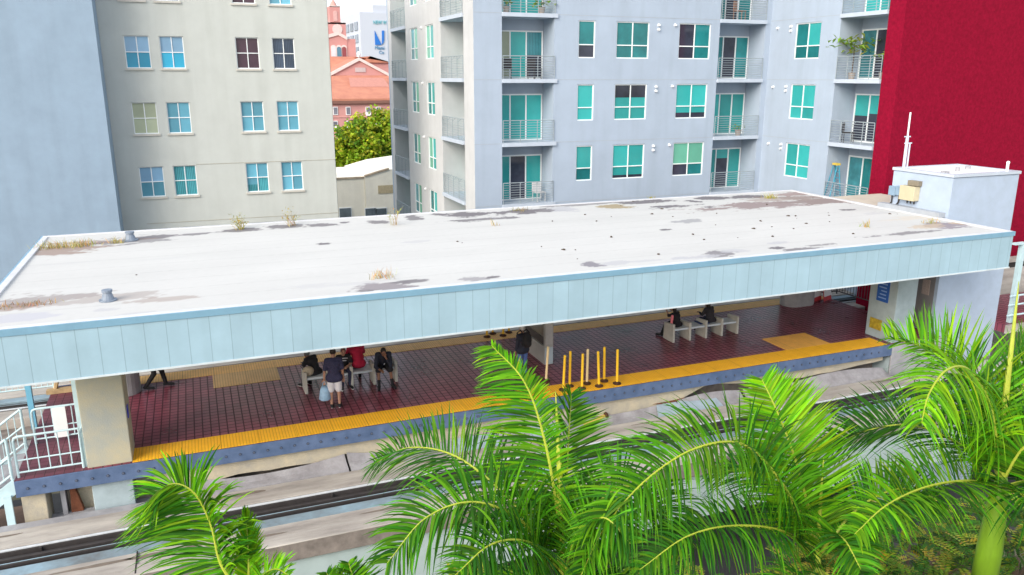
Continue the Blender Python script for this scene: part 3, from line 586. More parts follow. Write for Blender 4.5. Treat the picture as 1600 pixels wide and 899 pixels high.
picket_rail('stair_railing', 'dark metal picket railing sloping beside the far stairs at right', [(24.0, 5.95, 0), (24.9, 5.9, 0), (25.0, 3.6, 0)], 1.05, DKM, 7)
picket_rail('stair_railing', 'pale picket railing behind the dark sloping stair railing', [(23.6, 6.6, .3), (27.2, 6.6, .3)], 1.1, PALE, 5)
t = thing('stair_handrail', 'dark sloping handrail climbing from the platform behind the pier', 'handrail'); b = MB()
for dz in (0, .35): b = MB(); b.tube([(24.3, 5.6, 1.5+dz), (25.0, 3.4, .75+dz)], .03, 8); b.build('rail', DKM, t)
# landing behind the tower at far right
ld2 = thing('side_landing', 'maroon tiled landing with pale railing right of the lift tower', 'landing')
b = MB(); b.box(27.45, 44, .1, 3.2, -.3, -.002); b.build('tiled_deck', TILE, ld2); b = MB(); b.box(27.45, 44, .04, .099, -.32, .0); b.build('edge_beam', CONC, ld2)
t = thing('landing_railing', 'pale blue pipe railing along the landing right of the tower', 'railing')
b = MB()
for x in (27.9, 29.5, 31.1, 32.7): b = MB(); b.tube([(x, .12, 0), (x, .12, 1.1)], .04, 8); b.build('post', PALE, t)
for z in (.35, .75, 1.1): b = MB(); b.tube([(27.5, .12, z), (33.5, .12, z)], .035, 8); b.build('rail', PALE, t)
b = MB(); b.box(27.85, 28.02, .22, .38, 0, 3.0); b.box(27.45, 28.05, .2, .4, 3.0, 3.06); tag(b.build('support_post', PALE), 'pale blue square post standing right of the lift tower', 'post')
b = MB(); b.box(27.45, 46, 3.9, 4.1, GZ, .9); b.box(27.45, 46, 3.88, 4.12, 1.15, 1.35); b.box(27.45, 46, 3.95, 4.05, .9, 1.15, 1); tag(b.build('parapet_wall', [CONC, DARK]), 'low grey parapet wall behind the right landing', 'wall')

# ------------------------------------------------------------------ left landing railings and stairs
def loop_rail(x0, x1, y, h, label, n, group='pale railings at the left landing', along='x', tag_panel=False):
    t = thing('landing_railing', label, 'railing', group=group); fr_ = MB(); pk = MB(); rr = .03
    P3 = (lambda a, z: (a, y, z)) if along == 'x' else (lambda a, z: (y, a, z))
    fr_.tube([P3(x0, 0), P3(x0, h-.1), P3(x0+.03, h-.03), P3(x0+.1, h), P3(x1, h), P3(x1, 0)], rr, 8)
    fr_.build('frame', PALE, t)
    pk.tube([P3(x0, .12), P3(x1, .12)], .022, 8); pk.tube([P3(x0, .42), P3(x1, .42)], .018, 8); pk.build('lower_rail', PALE, t)
    pk = MB()
    for k in range(1, n): q = x0+(x1-x0)*k/n; pk.tube([P3(q, .12), P3(q, h)], .014, 6)
    pk.build('pickets', PALE, t)
    return t
loop_rail(-4.38, -3.05, .16, 1.0, 'pale pipe railing at the front edge of the left landing', 6)
rl = loop_rail(-4.3, -2.98, 2.0, .92, 'pale pipe railing with white plate behind the front railing', 6)
b = MB(); b.box(-3.85, -3.55, 1.955, 1.985, .1, .9); b.build('white_plate', WHITE, rl)
loop_rail(.2, 1.95, -3.0, .95, 'short pale side railing beside the tan column', 4, along='y')
picket_rail('stair_railing', 'pale blue railing descending the stairs at the far left', [(-4.5, .1, 0), (-7.6, .1, -2.2)], 1.0, PALE, 5, True, group='pale railings at the left landing')
picket_rail('stair_railing', 'pale blue railing on the back side of the left stairs', [(-4.5, 1.9, 0), (-7.6, 1.9, -2.2)], 1.0, PALE, 5, True, group='pale railings at the left landing')
picket_rail('back_railing', 'tall pale picket railing at the back of the left landing', [(-6.5, 5.9, 0), (-4.4, 5.9, 0)], 1.45, PALE, 7, group='pale railings at the left landing')
sf = thing('staircase', 'pale blue steel staircase going down from the left landing', 'stairs')
for y in (.05, 1.95):
    b = MB(); b.prism([(-4.47, y, .02), (-4.47, y, -.35), (-7.8, y, -2.75), (-7.8, y, -2.35)], (0, .05, 0)); s_ = b.build('stringer', PALE, sf)
for k in range(8): b = MB(); x = -4.5-.31*k; b.box(x-.30, x, .11, 1.94, -.22-.225*k, -.18-.225*k); b.build('tread', CONC_GREY, sf)
b = MB(); b.box(-4.72, -4.56, -.02, .045, -2.6, -.35); b.build('support_leg', PALE, sf)
b = MB(); b.box(-3.22, -3.06, 1.2, 1.36, 0, 3.04); tag(b.build('support_post', PALE), 'tall pale blue square post left of the tan column', 'post')
b = MB(); b.box(-4.55, -4.42, 3.0, 3.13, 0, 3.04); tag(b.build('support_post', mat('blue_post_paint', (.16, .42, .58), .45, .15, 3)), 'stronger blue square post at the far left railing', 'post')
b = MB(); b.box(-3.9, -2.5, 5.95, 6.05, 0, 1.5); b.box(-3.42, -3.40, 5.94, 5.949, 0, 1.5, 1); b.box(-3.0, -2.98, 5.94, 5.949, 0, 1.5, 1); tag(b.build('screen_panel', [CONC_GREY, DARK]), 'grey panelled screen at the back of the left landing', 'screen')
t = thing('cable_reel', 'tan broken boards leaning by the grey screen at the left landing', 'boards', (-4.1, 5.6, 0)); b = MB(); b.tube([(-.25, 0, 0), (.05, .2, 1.2)], .06, 6); b.tube([(.3, 0, 0), (-.1, .2, 1.3)], .05, 6); b.box(-.45, .4, -.1, .1, 0, .12); b.build('board', mat('tan_wood', (.42, .30, .16), .8, .3, 6), t); t.name = 'wood_boards'
b = MB(); b.box(-60, -4.6, -.05, 3.2, -3.0, -2.2); struct(b.build('lower_terrace', DIRT))

# ------------------------------------------------------------------ facade helper
def facade(org, ud, ulen, z0, z1, ops, nrm):
    """wall sheet with openings; ops: (u0,u1,z0,z1,depth,back)."""
    org, ud, nrm = Vector(org), Vector(ud), Vector(nrm); b = MB()
    us = sorted({0, ulen, *[o[0] for o in ops], *[o[1] for o in ops]}); zs = sorted({z0, z1, *[o[2] for o in ops], *[o[3] for o in ops]})
    P3 = lambda u, z, d=0: org+ud*u+Vector((0, 0, z))-nrm*d
    for a, c in zip(us[:-1], us[1:]):
        for e, f in zip(zs[:-1], zs[1:]):
            m, n_ = (a+c)/2, (e+f)/2
            if any(o[0] < m < o[1] and o[2] < n_ < o[3] for o in ops): continue
            b.quad([P3(a, e), P3(c, e), P3(c, f), P3(a, f)])
    for (a, c, e, f, d, bk) in ops:
        b.quad([P3(a, e), P3(a, f), P3(a, f, d), P3(a, e, d)]); b.quad([P3(c, e), P3(c, f), P3(c, f, d), P3(c, e, d)])
        b.quad([P3(a, e), P3(c, e), P3(c, e, d), P3(a, e, d)]); b.quad([P3(a, f), P3(c, f), P3(c, f, d), P3(a, f, d)])
        if bk: b.quad([P3(a, e, d), P3(c, e, d), P3(c, f, d), P3(a, f, d)])
    return b
def frame_of(org, ud, nrm):
    m = Matrix((Vector(ud), -Vector(nrm), Vector((0, 0, 1)))).transposed().to_4x4(); m.translation = Vector(org); return m   # local x=u, y=inwards, z=up

def gwindow(bld, M, u0, u1, z0, z1, panes, d=.07, split=.36, fw=.046, mull=True):
    """white framed window; panes: list of materials for [upper..., lower...]"""
    f = MB(); w_, h_ = u1-u0, z1-z0; zs = z0+h_*split; um = (u0+u1)/2
    for (a, c, e, g_) in ((u0, u1, z0, z0+fw), (u0, u1, z1-fw, z1), (u0, u0+fw, z0+fw, z1-fw), (u1-fw, u1, z0+fw, z1-fw), (u0+fw, u1-fw, zs-fw/2, zs+fw/2)): f.box(a, c, d-.02, d+.05, e, g_, M=M)
    cols_ = [(u0+fw, u1-fw)]
    if mull:
        cols_ = [(u0+fw, um-fw/2), (um+fw/2, u1-fw)]
        for (e, g_) in ((z0+fw, zs-fw/2), (zs+fw/2, z1-fw)): f.box(um-fw/2, um+fw/2, d-.018, d+.05, e, g_, M=M)
    fo = f.build('window', FRAME, bld)
    i = 0
    for (e, g_) in ((zs+fw/2, z1-fw), (z0+fw, zs-fw/2)):
        for (a, c) in cols_:
            m = panes[i % len(panes)]; i += 1; q = MB()
            if isinstance(m, tuple):   # blind part way: (upper, lower, fraction)
                zz = e+(g_-e)*m[2]; q.box(a, c, d+.015, d+.03, zz, g_, 0, M); q.box(a, c, d+.015, d+.03, e, zz, 1, M); q.build('pane', [m[0], m[1]], fo)
            else: q.box(a, c, d+.015, d+.03, e, g_, 0, M); q.build('pane', m, fo)
    return fo
RAILM = mat('balcony_rail_paint', (.30, .35, .38), .4, .08)
def balcony(bld, M, u0, u1, zslab, depth, bars=9, over=.06, side=None, h=.98, posts=4):
    s_ = MB(); s_.box(u0-.0, u1+over, -.09, depth-.004, zslab-.17, zslab, M=M); so = s_.build('balcony', mat('balcony_slab', (.46, .52, .60), .85, .08, 2), bld)
    r = MB(); T = lambda u, y, z: M @ Vector((u, y, z))
    a, c, y = u0+.04, u1-.03, -.03
    for k in range(bars): z = zslab+.10+(h-.10)*k/(bars-1); r.tube([T(a, y, z), T(c, y, z)], .010 if k < bars-1 else .02, 6)
    for k in range(posts): u = a+(c-a)*k/(posts-1); r.tube([T(u, y, zslab), T(u, y, zslab+h)], .016, 6)
    for k in range(1, posts-1): u = a+(c-a)*k/(posts-1); r.tube([T(u, y+.02, zslab+h-.16), T(u+.1, y+.14, zslab+h+.0)], .012, 6)
    r.build('railing', RAILM, so); return so
def door(bld, M, u0, u1, z0, z1, d, panes, fw=.06):
    f = MB(); n_ = len(panes); y0, y1 = d-.07, d-.003
    f.box(u0, u1, y0, y1, z1-fw, z1, M=M); f.box(u0, u1, y0, y1, z0, z0+fw, M=M)
    for k in range(n_+1): u = u0+(u1-u0-fw)*k/n_; f.box(u, u+fw, y0+.003, y1, z0+fw, z1-fw, M=M)
    fo = f.build('sliding_door', FRAME, bld)
    for k, m in enumerate(panes):
        a = u0+(u1-u0-fw)*k/n_+fw; c = u0+(u1-u0-fw)*(k+1)/n_; q = MB()
        if isinstance(m, tuple): zz = z0+(z1-z0)*m[2]; q.box(a, c, d-.04, d-.02, zz, z1-fw, 0, M); q.box(a, c, d-.04, d-.02, z0+fw, zz, 1, M); q.build('pane', [m[0], m[1]], fo)
        else: q.box(a, c, d-.04, d-.02, z0+fw, z1-fw, 0, M); q.build('pane', m, fo)
    return fo
def lampv(bld, M, u, z, two=True):
    b = MB(); T = lambda u, y, z: M @ Vector((u, y, z))
    b.tube([T(u, -.10, z), T(u, -.002, z)], [.05, .07], 10)
    if two: b.tube([T(u, -.10, z-.2), T(u, -.002, z-.2)], [.05, .07], 10)
    b.build('wall_vent', WHITE, bld)

# ------------------------------------------------------------------ grey apartment block with red end
ap = thing('apartment_building', 'grey apartment block with teal windows, balconies and a red end wall', 'building')
PZ = 2.79; KR = (1, 0, -1, -2, -3)
YG, XL, XI = 14.5, 11.69, 27.3; ZB, ZTOP = GZ, 16.8
def wz(k): return 8.56+PZ*(k), 6.93+PZ*(k)      # window top and bottom; k=0 is the middle visible row
slab = lambda k: 8.80+PZ*k
# main facade
Mm = frame_of((XL, YG, 0), (1, 0, 0), (0, -1, 0)); U = lambda x: x-XL
ops = []
WC = [(16.70, 17.55), (18.64, 20.37), (22.0, 23.78)]
for k in (2, 1, 0, -1, -2, -3):
    t_, b_ = wz(k)
    if t_ > ZTOP: continue
    for a, c in WC: ops.append((U(a), U(c), b_, t_, .14, False))
BD = 1.25
ops += [(U(13.0), U(15.50), ZB+2, ZTOP-.6, BD, True), (U(24.28), U(26.98), ZB+2, ZTOP-.6, BD, True)]
facade((XL, YG, 0), (1, 0, 0), XI-XL, ZB, ZTOP, ops, (0, -1, 0)).build('front_wall', W_GREY, ap)
rp_ = {1: [[TEAL], [TEAL_D], [(TEAL_N), TEAL_D, TEAL_N, TEAL_D]], 0: [[TEAL], [(TEAL_N, TEAL, .42), (TEAL_N, TEAL, .42), TEAL, TEAL], [TEAL, TEAL, (TEAL, TEAL_N, .45), (TEAL, TEAL_N, .45)]], -1: [[TEAL, TEAL_D], [TEAL, TEAL, (TEAL, TEAL_N, .25), (TEAL, TEAL_N, .25)], [TEAL_G, TEAL_G, TEAL_N, TEAL_D]]}
rp_[1][0] = [TEAL_D, TEAL_N]
for k in (2, 1, 0, -1, -2):
    t_, b_ = wz(k); rp = rp_.get(k, [[TEAL], [TEAL], [TEAL_D]])
    for (a, c), pn, mu in zip(WC, rp, (False, True, True)): gwindow(ap, Mm, U(a), U(c), b_, t_, pn, .06, mull=mu)
    lampv(ap, Mm, U(20.85), t_-.12); lampv(ap, Mm, U(21.75), t_-.10, False)
dp = {1: [CREAMG, TEAL, (CURT, TEAL_N, .5)], 0: [TEAL, TEAL, TEAL], -1: [TEAL, TEAL_N, TEAL], 2: [TEAL, TEAL, TEAL]}
dp2 = {1: [TEAL_D, TEAL_N, TEAL_D], 0: [TEAL, TEAL, TEAL], -1: [TEAL, (TEAL, TEAL_N, .75), TEAL], 2: [TEAL_D, TEAL_N, TEAL_D]}
for k in (3, 2, 1, 0, -1, -2):
    z = slab(k)-PZ
    if z > ZTOP-2: continue
    balcony(ap, Mm, U(13.0), U(15.56), z, BD, over=.08); door(ap, Mm, U(13.0)+.02, U(15.47), z+.002, z+2.12, BD, dp.get(k, dp[0]))
    balcony(ap, Mm, U(24.28), U(26.98), z, BD, over=.02); door(ap, Mm, U(24.6), U(26.94), z+.002, z+2.08, BD, dp2.get(k, dp2[0]))
# right wing wall facing left
Mw = frame_of((XI, YG, 0), (0, -1, 0), (-1, 0, 0)); UW = lambda y: YG-y
RY = 6.27; ops = []
for k in (2, 1, 0, -1, -2, -3): t_, b_ = wz(k); ops.append((UW(12.68), UW(11.0), b_, t_, .14, False))
ops.append((UW(9.80), UW(7.14), ZB+2, ZTOP-.6, BD, True))
facade((XI, YG, 0), (0, -1, 0), YG-7.12, ZB, ZTOP, ops, (-1, 0, 0)).build('wing_wall', W_GREY, ap)
for k in (2, 1, 0, -1, -2):
    t_, b_ = wz(k); gwindow(ap, Mw, UW(12.68), UW(11.0), b_, t_, [TEAL] if k < 1 else [TEAL_D, TEAL, TEAL_D, TEAL_D], .06); lampv(ap, Mw, UW(13.0), t_-.12); lampv(ap, Mw, UW(13.95), t_-.15, False)
dw = {2: [TEAL, TEAL], 1: [(CURT), TEAL_N], 0: [(TEAL, TEAL_N, .55), (TEAL, TEAL_N, .6)], -1: [CURT, (TEAL_D)]}
for k in (3, 2, 1, 0, -1):
    z = slab(k)-PZ
    if z > ZTOP-2: continue
    balcony(ap, Mw, UW(9.80), UW(7.16), z, BD, over=0, posts=5); door(ap, Mw, UW(9.7), UW(7.95), z+.002, z+2.15, BD, dw.get(k, [TEAL, TEAL]))
# red end
b = MB(); b.box(XI-.03, 60, RY, 7.115, ZB, ZTOP+1.2); b.build('red_end_wall', W_RED, ap)
# left side wall (facing left, going back)
YB = 30.2; Ms = frame_of((XL, YB, 0), (0, -1, 0), (-1, 0, 0)); US = lambda y: YB-y
ops = []
WS = [(22.06, 20.6), (25.15, 23.62)]
for k in (2, 1, 0, -1, -2, -3):
    t_, b_ = wz(k)
    for a, c in WS: ops.append((US(a), US(c), b_+.05, t_+.08, .14, False))
BS = [(19.34, 15.86), (29.5, 26.1)]
for a, c in BS: ops.append((US(a), US(c), ZB+2, ZTOP-.6, BD, True))
facade((XL, YB, 0), (0, -1, 0), YB-YG, ZB, ZTOP, ops, (-1, 0, 0)).build('side_wall', W_SIDE, ap)
for k in (2, 1, 0, -1, -2):
    t_, b_ = wz(k)
    gwindow(ap, Ms, US(22.06), US(20.6), b_+.05, t_+.08, [TEAL_G if k % 2 else TEAL_D, TEAL], .06); gwindow(ap, Ms, US(25.15), US(23.62), b_+.05, t_+.08, [CURT, TEAL_G], .06)
    lampv(ap, Ms, US(22.7), t_, False)
for k in (3, 2, 1, 0, -1, -2):
    z = slab(k)-PZ+.03
    if z > ZTOP-2: continue
    for (a, c), dd in zip(BS, ((19.25, 17.0), (29.4, 27.0))): balcony(ap, Ms, US(a)+.02, US(c)-.02, z, BD, over=0, posts=5); door(ap, Ms, US(dd[0]), US(dd[1]), z+.002, z+2.1, BD, [TEAL, CURT])
b = MB(); b.box(XL+BD+.1, 60, YG+BD+.1, YB, ZB, ZTOP-.3); b.box(XI+BD+.1, 60, 7.2, YG+BD+.05, ZB, ZTOP-.3); b.build('core', W_GREY, ap)
b = MB(); b.box(XL-.03, XI-.1, YG-.03, YB, ZTOP, ZTOP+.4); b.box(XI-.1, 60, 7.2, YB, ZTOP, ZTOP+.4); b.build('roof', ROOFGREY, ap)
b = MB(); b.box(XL, XL+.01, YB, YB+.3, ZB, ZTOP); b.build('corner_return', W_GREY, ap)
# horizontal joints of the stucco
b = MB()
for k in (1, 0, -1, -2, 2):
    z = slab(k)-PZ-.03
    for a, c in ((XL, 13.0), (15.66, 24.28)): b.box(a+.005, c-.005, YG-.006, YG-.002, z-.012, z+.012)
    b.box(XI-.006, XI-.002, 9.9, YG-.01, z-.012, z+.012)
b.build('wall_joint', mat('joint_line', (.36, .40, .45), .9), ap)
# things on balconies
def pot_plant(px, py, plane, label, hh, wide, n):
    p_ = plane; t = thing('potted_plant', label, 'plant', p_, 0, 'plants on the balconies'); rn = random.Random(int(px))
    b = MB(); b.cyl(0, 0, 0, .28, .12, 12, r1=.17); b.build('pot', mat('pot_grey', (.34, .30, .27), .7), t)
    b = MB(); b.tube([(0, 0, .28), (.03, .02, hh*.6), (-.02, 0, hh*.85)], [.03, .022, .015], 6); b.build('stem', WOOD, t)
    b = MB()
    for k in range(n):
        a = rn.uniform(0, 6.28); el = rn.uniform(-.3, 1.0); st_ = Vector((rn.gauss(0, wide*.35), rn.gauss(0, wide*.35), hh*rn.uniform(.65, 1))); d_ = Vector((math.cos(a)*math.cos(el), math.sin(a)*math.cos(el), math.sin(el))); L_ = rn.uniform(.2, .42)*wide; s_ = d_.cross(Vector((0, 0, 1))).normalized()*.075
        c_ = tuple(v*rn.uniform(.7, 1.3) for v in (.24, .34, .05)); m_ = st_+d_*L_*.5; e_ = st_+d_*L_+Vector((0, 0, -.25*L_))
        b.quad([st_, m_+s_, e_, m_-s_], 0, c_)
    b.build('leaves', FOLI, t, fix=False); return t
T3 = lambda M, u, y, z: M @ Vector((u, y, z))
pot_plant(1325, 90, T3(Mw, UW(9.2), .35, slab(1)-PZ), 'tall leafy potted plant leaning over the balcony rail by the red wall', 1.75, 1.25, 90)
pot_plant(1378, 90, T3(Mw, UW(7.4), .3, slab(1)-PZ), 'smaller green potted plant at the balcony corner touching the red wall', 1.1, .6, 40)
pot_plant(792, 10, T3(Mm, U(13.3), .3, slab(2)-PZ), 'small potted plant at left on the topmost balcony', .55, .6, 40)
pot_plant(850, 14, T3(Mm, U(15.0), .3, slab(2)-PZ), 'yellow green potted plant at right on the topmost balcony', .5, .7, 40)
pot_plant(1160, 205, T3(Mm, U(26.0), .3, slab(0)-PZ), 'small potted plant on the middle balcony near the inner corner', .5, .5, 30)
def chair(p_, rz, label, m):
    t = thing('balcony_chair', label, 'chair', p_, rz, 'chairs on the balconies')
    b = MB(); b.box(-.24, .24, -.24, .24, .42, .46); b.build('seat', m, t, bevel=.01); b = MB(); b.box(-.24, .24, .21, .25, .46, .9); b.build('backrest', m, t, bevel=.01)
    for x in (-.21, .21):
        for y in (-.21, .21): b = MB(); b.cyl(x, y, 0, .42, .02, 6); b.build('leg', m, t)
DKC = mat('dark_wicker', (.05, .045, .05), .8); WTC = mat('white_plastic', (.6, .6, .6), .5)
chair(T3(Mm, U(14.75), .45, slab(1)-PZ), .3, 'dark wicker chair at right on the balcony with cream blind', DKC)
chair(T3(Mm, U(13.4), .5, slab(1)-PZ), -.4, 'dark wicker chair at left on the balcony with cream blind', DKC)
chair(T3(Mm, U(25.7), .45, slab(2)-PZ), .5, 'brown chair on the topmost balcony near the inner corner', mat('brown_wood', (.30, .16, .10), .6)); chair(T3(Mw, UW(9.2), .5, slab(0)-PZ), 1.0, 'dark chair on the balcony below the leafy plant', DKC); chair(T3(Mm, U(15.0), .4, slab(-1)-PZ), .2, 'white plastic chair on the lowest balcony above the roof', WTC)
lt = thing('step_ladder', 'blue step ladder with yellow top leaning on the lowest right balcony', 'ladder', T3(Mw, UW(9.45), .55, slab(-1)-PZ), R_(80))
LB = mat('ladder_blue', (.05, .30, .42), .5)
for s in (-1, 1): b = MB(); b.tube([(s*.24, 0, 0), (s*.15, .22, 1.75)], .028, 6); b.build('side_rail', LB, lt); b = MB(); b.tube([(s*.24, .65, 0), (s*.15, .30, 1.75)], .022, 6); b.build('rear_leg', LB, lt)
for k in range(5): z = .3+.28*k; b = MB(); b.box(-.22+.02*k, .22-.02*k, .22*z/1.75-.04, .22*z/1.75+.05, z, z+.03); b.build('step', LB, lt)
b = MB(); b.box(-.18, .18, .16, .36, 1.75, 1.84); b.build('cap', mat('ladder_yellow', (.65, .48, .08), .5), lt)

# ------------------------------------------------------------------ beige building
bb = thing('beige_building', 'beige stucco building with pairs of blue sash windows', 'building')
BX0, BX1, BYF, BZT = -9, 6.45, 20, 14.0
Mb = frame_of((BX0, BYF, 0), (1, 0, 0), (0, -1, 0)); UB = lambda x: x-BX0; ops = []
BW = [(-2.27, -1.27), (-.86, .11), (2.28, 3.28), (3.88, 4.86)]; BP = 2.81
for k in (2, 1, 0, -1, -2, -3):
    t_ = 7.79+BP*k
    for a, c in BW: ops.append((UB(a), UB(c), t_-1.36, t_, .16, False))
facade((BX0, BYF, 0), (1, 0, 0), BX1-BX0, GZ, BZT, ops, (0, -1, 0)).build('front_wall', W_BEIGE, bb)
b = MB(); b.box(BX1-.012, BX1, BYF, BYF+6.5, GZ, BZT); b.build('side_wall', W_BEIGE, bb); b = MB(); b.box(BX0, BX1-.02, BYF+.3, BYF+6.5, GZ, BZT-.1); b.build('core', W_BEIGE, bb); b = MB(); b.box(BX0, BX1+.05, BYF-.05, BYF+6.5, BZT, BZT+.3); b.build('roof', ROOFGREY, bb)
pm = {1: [[BLUE_P, BLUE_P, BLUE_S, BLUE_S], [BLUE_P, BLUE_P, BLUE_S, BLUE_S], [DARKR], [NAVYG]], 0: [[CREAMG, CREAMG, CREAMG, CREAMG], [BLUE_G], [BLUE_G], [BLUE_G]], -1: [[(BLUE_P), BLUE_P, BLUE_G, BLUE_G], [CURT], [BLUE_G, BLUE_G, (BLUE_G, CURT, .5), CURT], [BLUE_G]], 2: [[BLUE_P], [NAVYG], [DARKR], [BLUE_G]]}
for k in (2, 1, 0, -1, -2):
    t_ = 7.79+BP*k
    for (a, c), pn in zip(BW, pm.get(k, [[BLUE_G]]*4)):
        fo = gwindow(bb, Mb, UB(a), UB(c), t_-1.36, t_, pn, .09, split=.5, fw=.036)
        s_ = MB(); s_.box(UB(a)-.06, UB(c)+.06, -.06, .09, t_-1.45, t_-1.365, M=Mb); s_.build('sill', mat('sill_stone', (.52, .50, .45), .8), fo)
b = MB(); b.box(.14, 6.44, BYF-.012, BYF-.002, 5.0, 5.03); b.box(-2.2, 6.44, BYF-.012, BYF-.002, 2.4, 2.43); b.build('string_course', mat('course_beige', (.40, .39, .34), .9), bb)
px_ = at_y(143, 0, 18.4).x
b = MB(); b.box(-60, px_, 18.4, 19.98, GZ, 16); w1 = b.build('windowless_building', W_BLUE); tag(w1, 'blank blue grey stucco building at the left edge without windows', 'building')

# ------------------------------------------------------------------ low cream building
cb_ = thing('cream_building', 'low cream stucco building with cracked parapet below the green tree', 'building'); CY = 38
def cp(px, py): q = at_y(px, py, CY); return (q.x, q.z)
zt = cp(565, 279)[1]; x0c = cp(500, 300)[0]; xm = cp(569, 280)[0]
b = MB(); b.prism([(x0c, CY, GZ), (xm, CY, GZ), (xm, CY, zt), (x0c, CY, zt)], (0, 8, 0)); b.build('wall', W_CREAM, cb_)
b = MB(); b.prism([(xm+.02, CY-.1, GZ), (18, CY-.1, GZ), (18, CY-.1, zt+1.1), (cp(607, 265)[0], CY-.1, zt+.55), (cp(590, 273)[0], CY-.1, zt+.35), (xm+.02, CY-.1, zt+.1)], (0, 8, 0)); b.build('gabled_wall', W_CREAM, cb_)
b = MB(); b.box(x0c, xm, CY-.06, CY+.15, zt, zt+.12); b.prism([(xm+.02, CY-.16, zt+.1), (cp(590, 273)[0], CY-.16, zt+.35), (cp(607, 265)[0], CY-.16, zt+.55), (cp(607, 265)[0], CY-.16, zt+.68), (cp(590, 273)[0], CY-.16, zt+.48), (xm+.02, CY-.16, zt+.22)], (0, .3, 0)); b.build('coping', mat('coping_tan', (.45, .36, .26), .9, .3, 3), cb_)
b = MB(); b.box(x0c, 18, CY+.16, CY+7.8, zt-.05, zt-.01); b.build('roof', ROOFGREY, cb_)
for (px, w_) in ((539, 10), (578, 9), (595, 9)):
    xa, za = cp(px-w_, 325); xb, _ = cp(px+w_, 325); yy = CY if px < 565 else CY-.1; b = MB(); b.box(xa, xb, yy-.04, yy-.003, za-.9, za); f_ = b.build('window', FRAME, cb_); b = MB(); b.box(xa+.05, xb-.05, yy-.06, yy-.042, za-.86, za-.05); b.build('pane', glassy('grey_louvre_glass', (.16, .20, .22), .15, .5), f_)
xa, za = cp(590, 290); xb, zb_ = cp(604, 302); b = MB(); b.box(xa, xb+1, CY-.14, CY-.103, zb_, za); b.build('relief_panel', mat('relief_tan', (.50, .42, .27), .9, .2, 8), cb_)
b = MB(); q0 = cp(571, 281); q1 = cp(572, 312); b.tube([(q0[0], CY-.05, q0[1]), (q0[0]+.08, CY-.05, (q0[1]+q1[1])/2), (q1[0], CY-.05, q1[1])], .05, 6); b.build('downpipe', mat('pipe_brown', (.16, .12, .09), .8), cb_)

# ------------------------------------------------------------------ pink church
ch = thing('pink_church', 'pink mission church with bell tower and orange tiled roofs far behind', 'church'); HY = 110
def hp(px, py, Y=HY): q = at_y(px, py, Y); return Vector((q.x, q.y, q.z))
ez = hp(560, 161).z
b = MB(); b.box(hp(505, 160).x, 44, HY, HY+14, GZ, ez); b.build('hall_wall', W_PINK, ch)
b = MB(); b.box(hp(505, 160).x, 44.2, HY-.5, HY+.0, ez-.1, ez+.35); b.box(hp(505, 160).x, 44, HY-.02, HY-.001, ez-.9, ez-.1, 1); b.build('eave', [mat('eave_brown', (.20, .10, .08), .9), W_PINK], ch)
y2 = HY+9; rz2 = at_y(560, 121, y2).z
b = MB(); b.prism([(hp(505, 160).x, HY-.5, ez+.36), (44, HY-.5, ez+.36), (44, y2, rz2), (hp(505, 120).x-1, y2, rz2)], (0, 0, .3)); b.build('tiled_roof', T_ROOF, ch)
b = MB(); a_ = at_y(560, 137, HY+5); b.prism([(a_.x-1.5, HY+4, a_.z-.2), (a_.x+5, HY+4, a_.z-.2), (a_.x+4.4, HY+6, a_.z+1.2), (a_.x-1.3, HY+6, a_.z+1.2)], (0, 0, .35)); b.build('roof_patch', mat('pink_patch', (.46, .22, .18), .9), ch)
for r_, (py0, py1) in enumerate(((167, 180), (189, 202))):
    for px in (524, 544, 575, 591):
        a_, c_ = hp(px-3.5, py1), hp(px+3.5, py0); b = MB(); b.box(a_.x, c_.x, HY-.12, HY-.004, a_.z, c_.z); f_ = b.build('window', WHITE, ch); b = MB(); b.box(a_.x+.1, c_.x-.1, HY-.16, HY-.122, a_.z+.12, c_.z-.1); b.build('pane', glassy('church_glass', (.20, .20, .24), .2, .3), f_)
        if (px + r_) % 2: b = MB(); b.box(a_.x+.05, c_.x-.05, HY-.5, HY-.13, a_.z-.1, a_.z+.45); b.build('air_conditioner', WHITE, f_)
b = MB(); z_ = hp(560, 182.5).z; b.box(hp(505, 160).x, 44, HY-.1, HY-.003, z_-.08, z_+.08); b.build('band', mat('pink_band', (.62, .33, .30), .9), ch)
# gable (pediment)
GY = y2+.05; g0, g1, g2 = at_y(512, 121, GY), at_y(561, 95, GY), at_y(612, 122, GY)
b = MB(); b.prism([(g0.x, GY, g0.z-2), (g2.x, GY, g0.z-2), (g2.x, GY, g2.z), (g1.x, GY, g1.z), (g0.x, GY, g0.z)], (0, 14, 0)); b.build('gable_wall', W_PINK, ch)
b = MB()
for a_, c_ in ((g0, g1), (g1, g2)): b.prism([(a_.x, GY-.3, a_.z), (c_.x, GY-.3, c_.z), (c_.x, GY-.3, c_.z+.5), (a_.x, GY-.3, a_.z+.5)], (0, .6, 0))
b.build('raking_cornice', mat('cornice_white', (.66, .58, .56), .8), ch)
b = MB(); b.prism([(g0.x, GY+.35, g0.z+.2), (g1.x, GY+.35, g1.z+.2), (g1.x, GY+14, g1.z+.2), (g0.x, GY+14, g0.z+.2)], (0, 0, .2)); b.prism([(g1.x, GY+.35, g1.z+.2), (g2.x, GY+.35, g2.z+.2), (g2.x, GY+14, g2.z+.2), (g1.x, GY+14, g1.z+.2)], (0, 0, .2)); b.build('gable_roof', T_ROOF, ch)
a_, c_ = at_y(555, 113, GY), at_y(571, 106, GY); b = MB(); b.box(a_.x, c_.x, GY-.1, GY-.004, a_.z, c_.z); b.build('gable_vent', mat('vent_grey_pink', (.50, .42, .42), .8), ch)
a_ = at_y(561, 94, GY); b = MB(); b.ell((a_.x, GY, a_.z+.9), .35, .35, .5); b.build('finial', WHITE, ch)
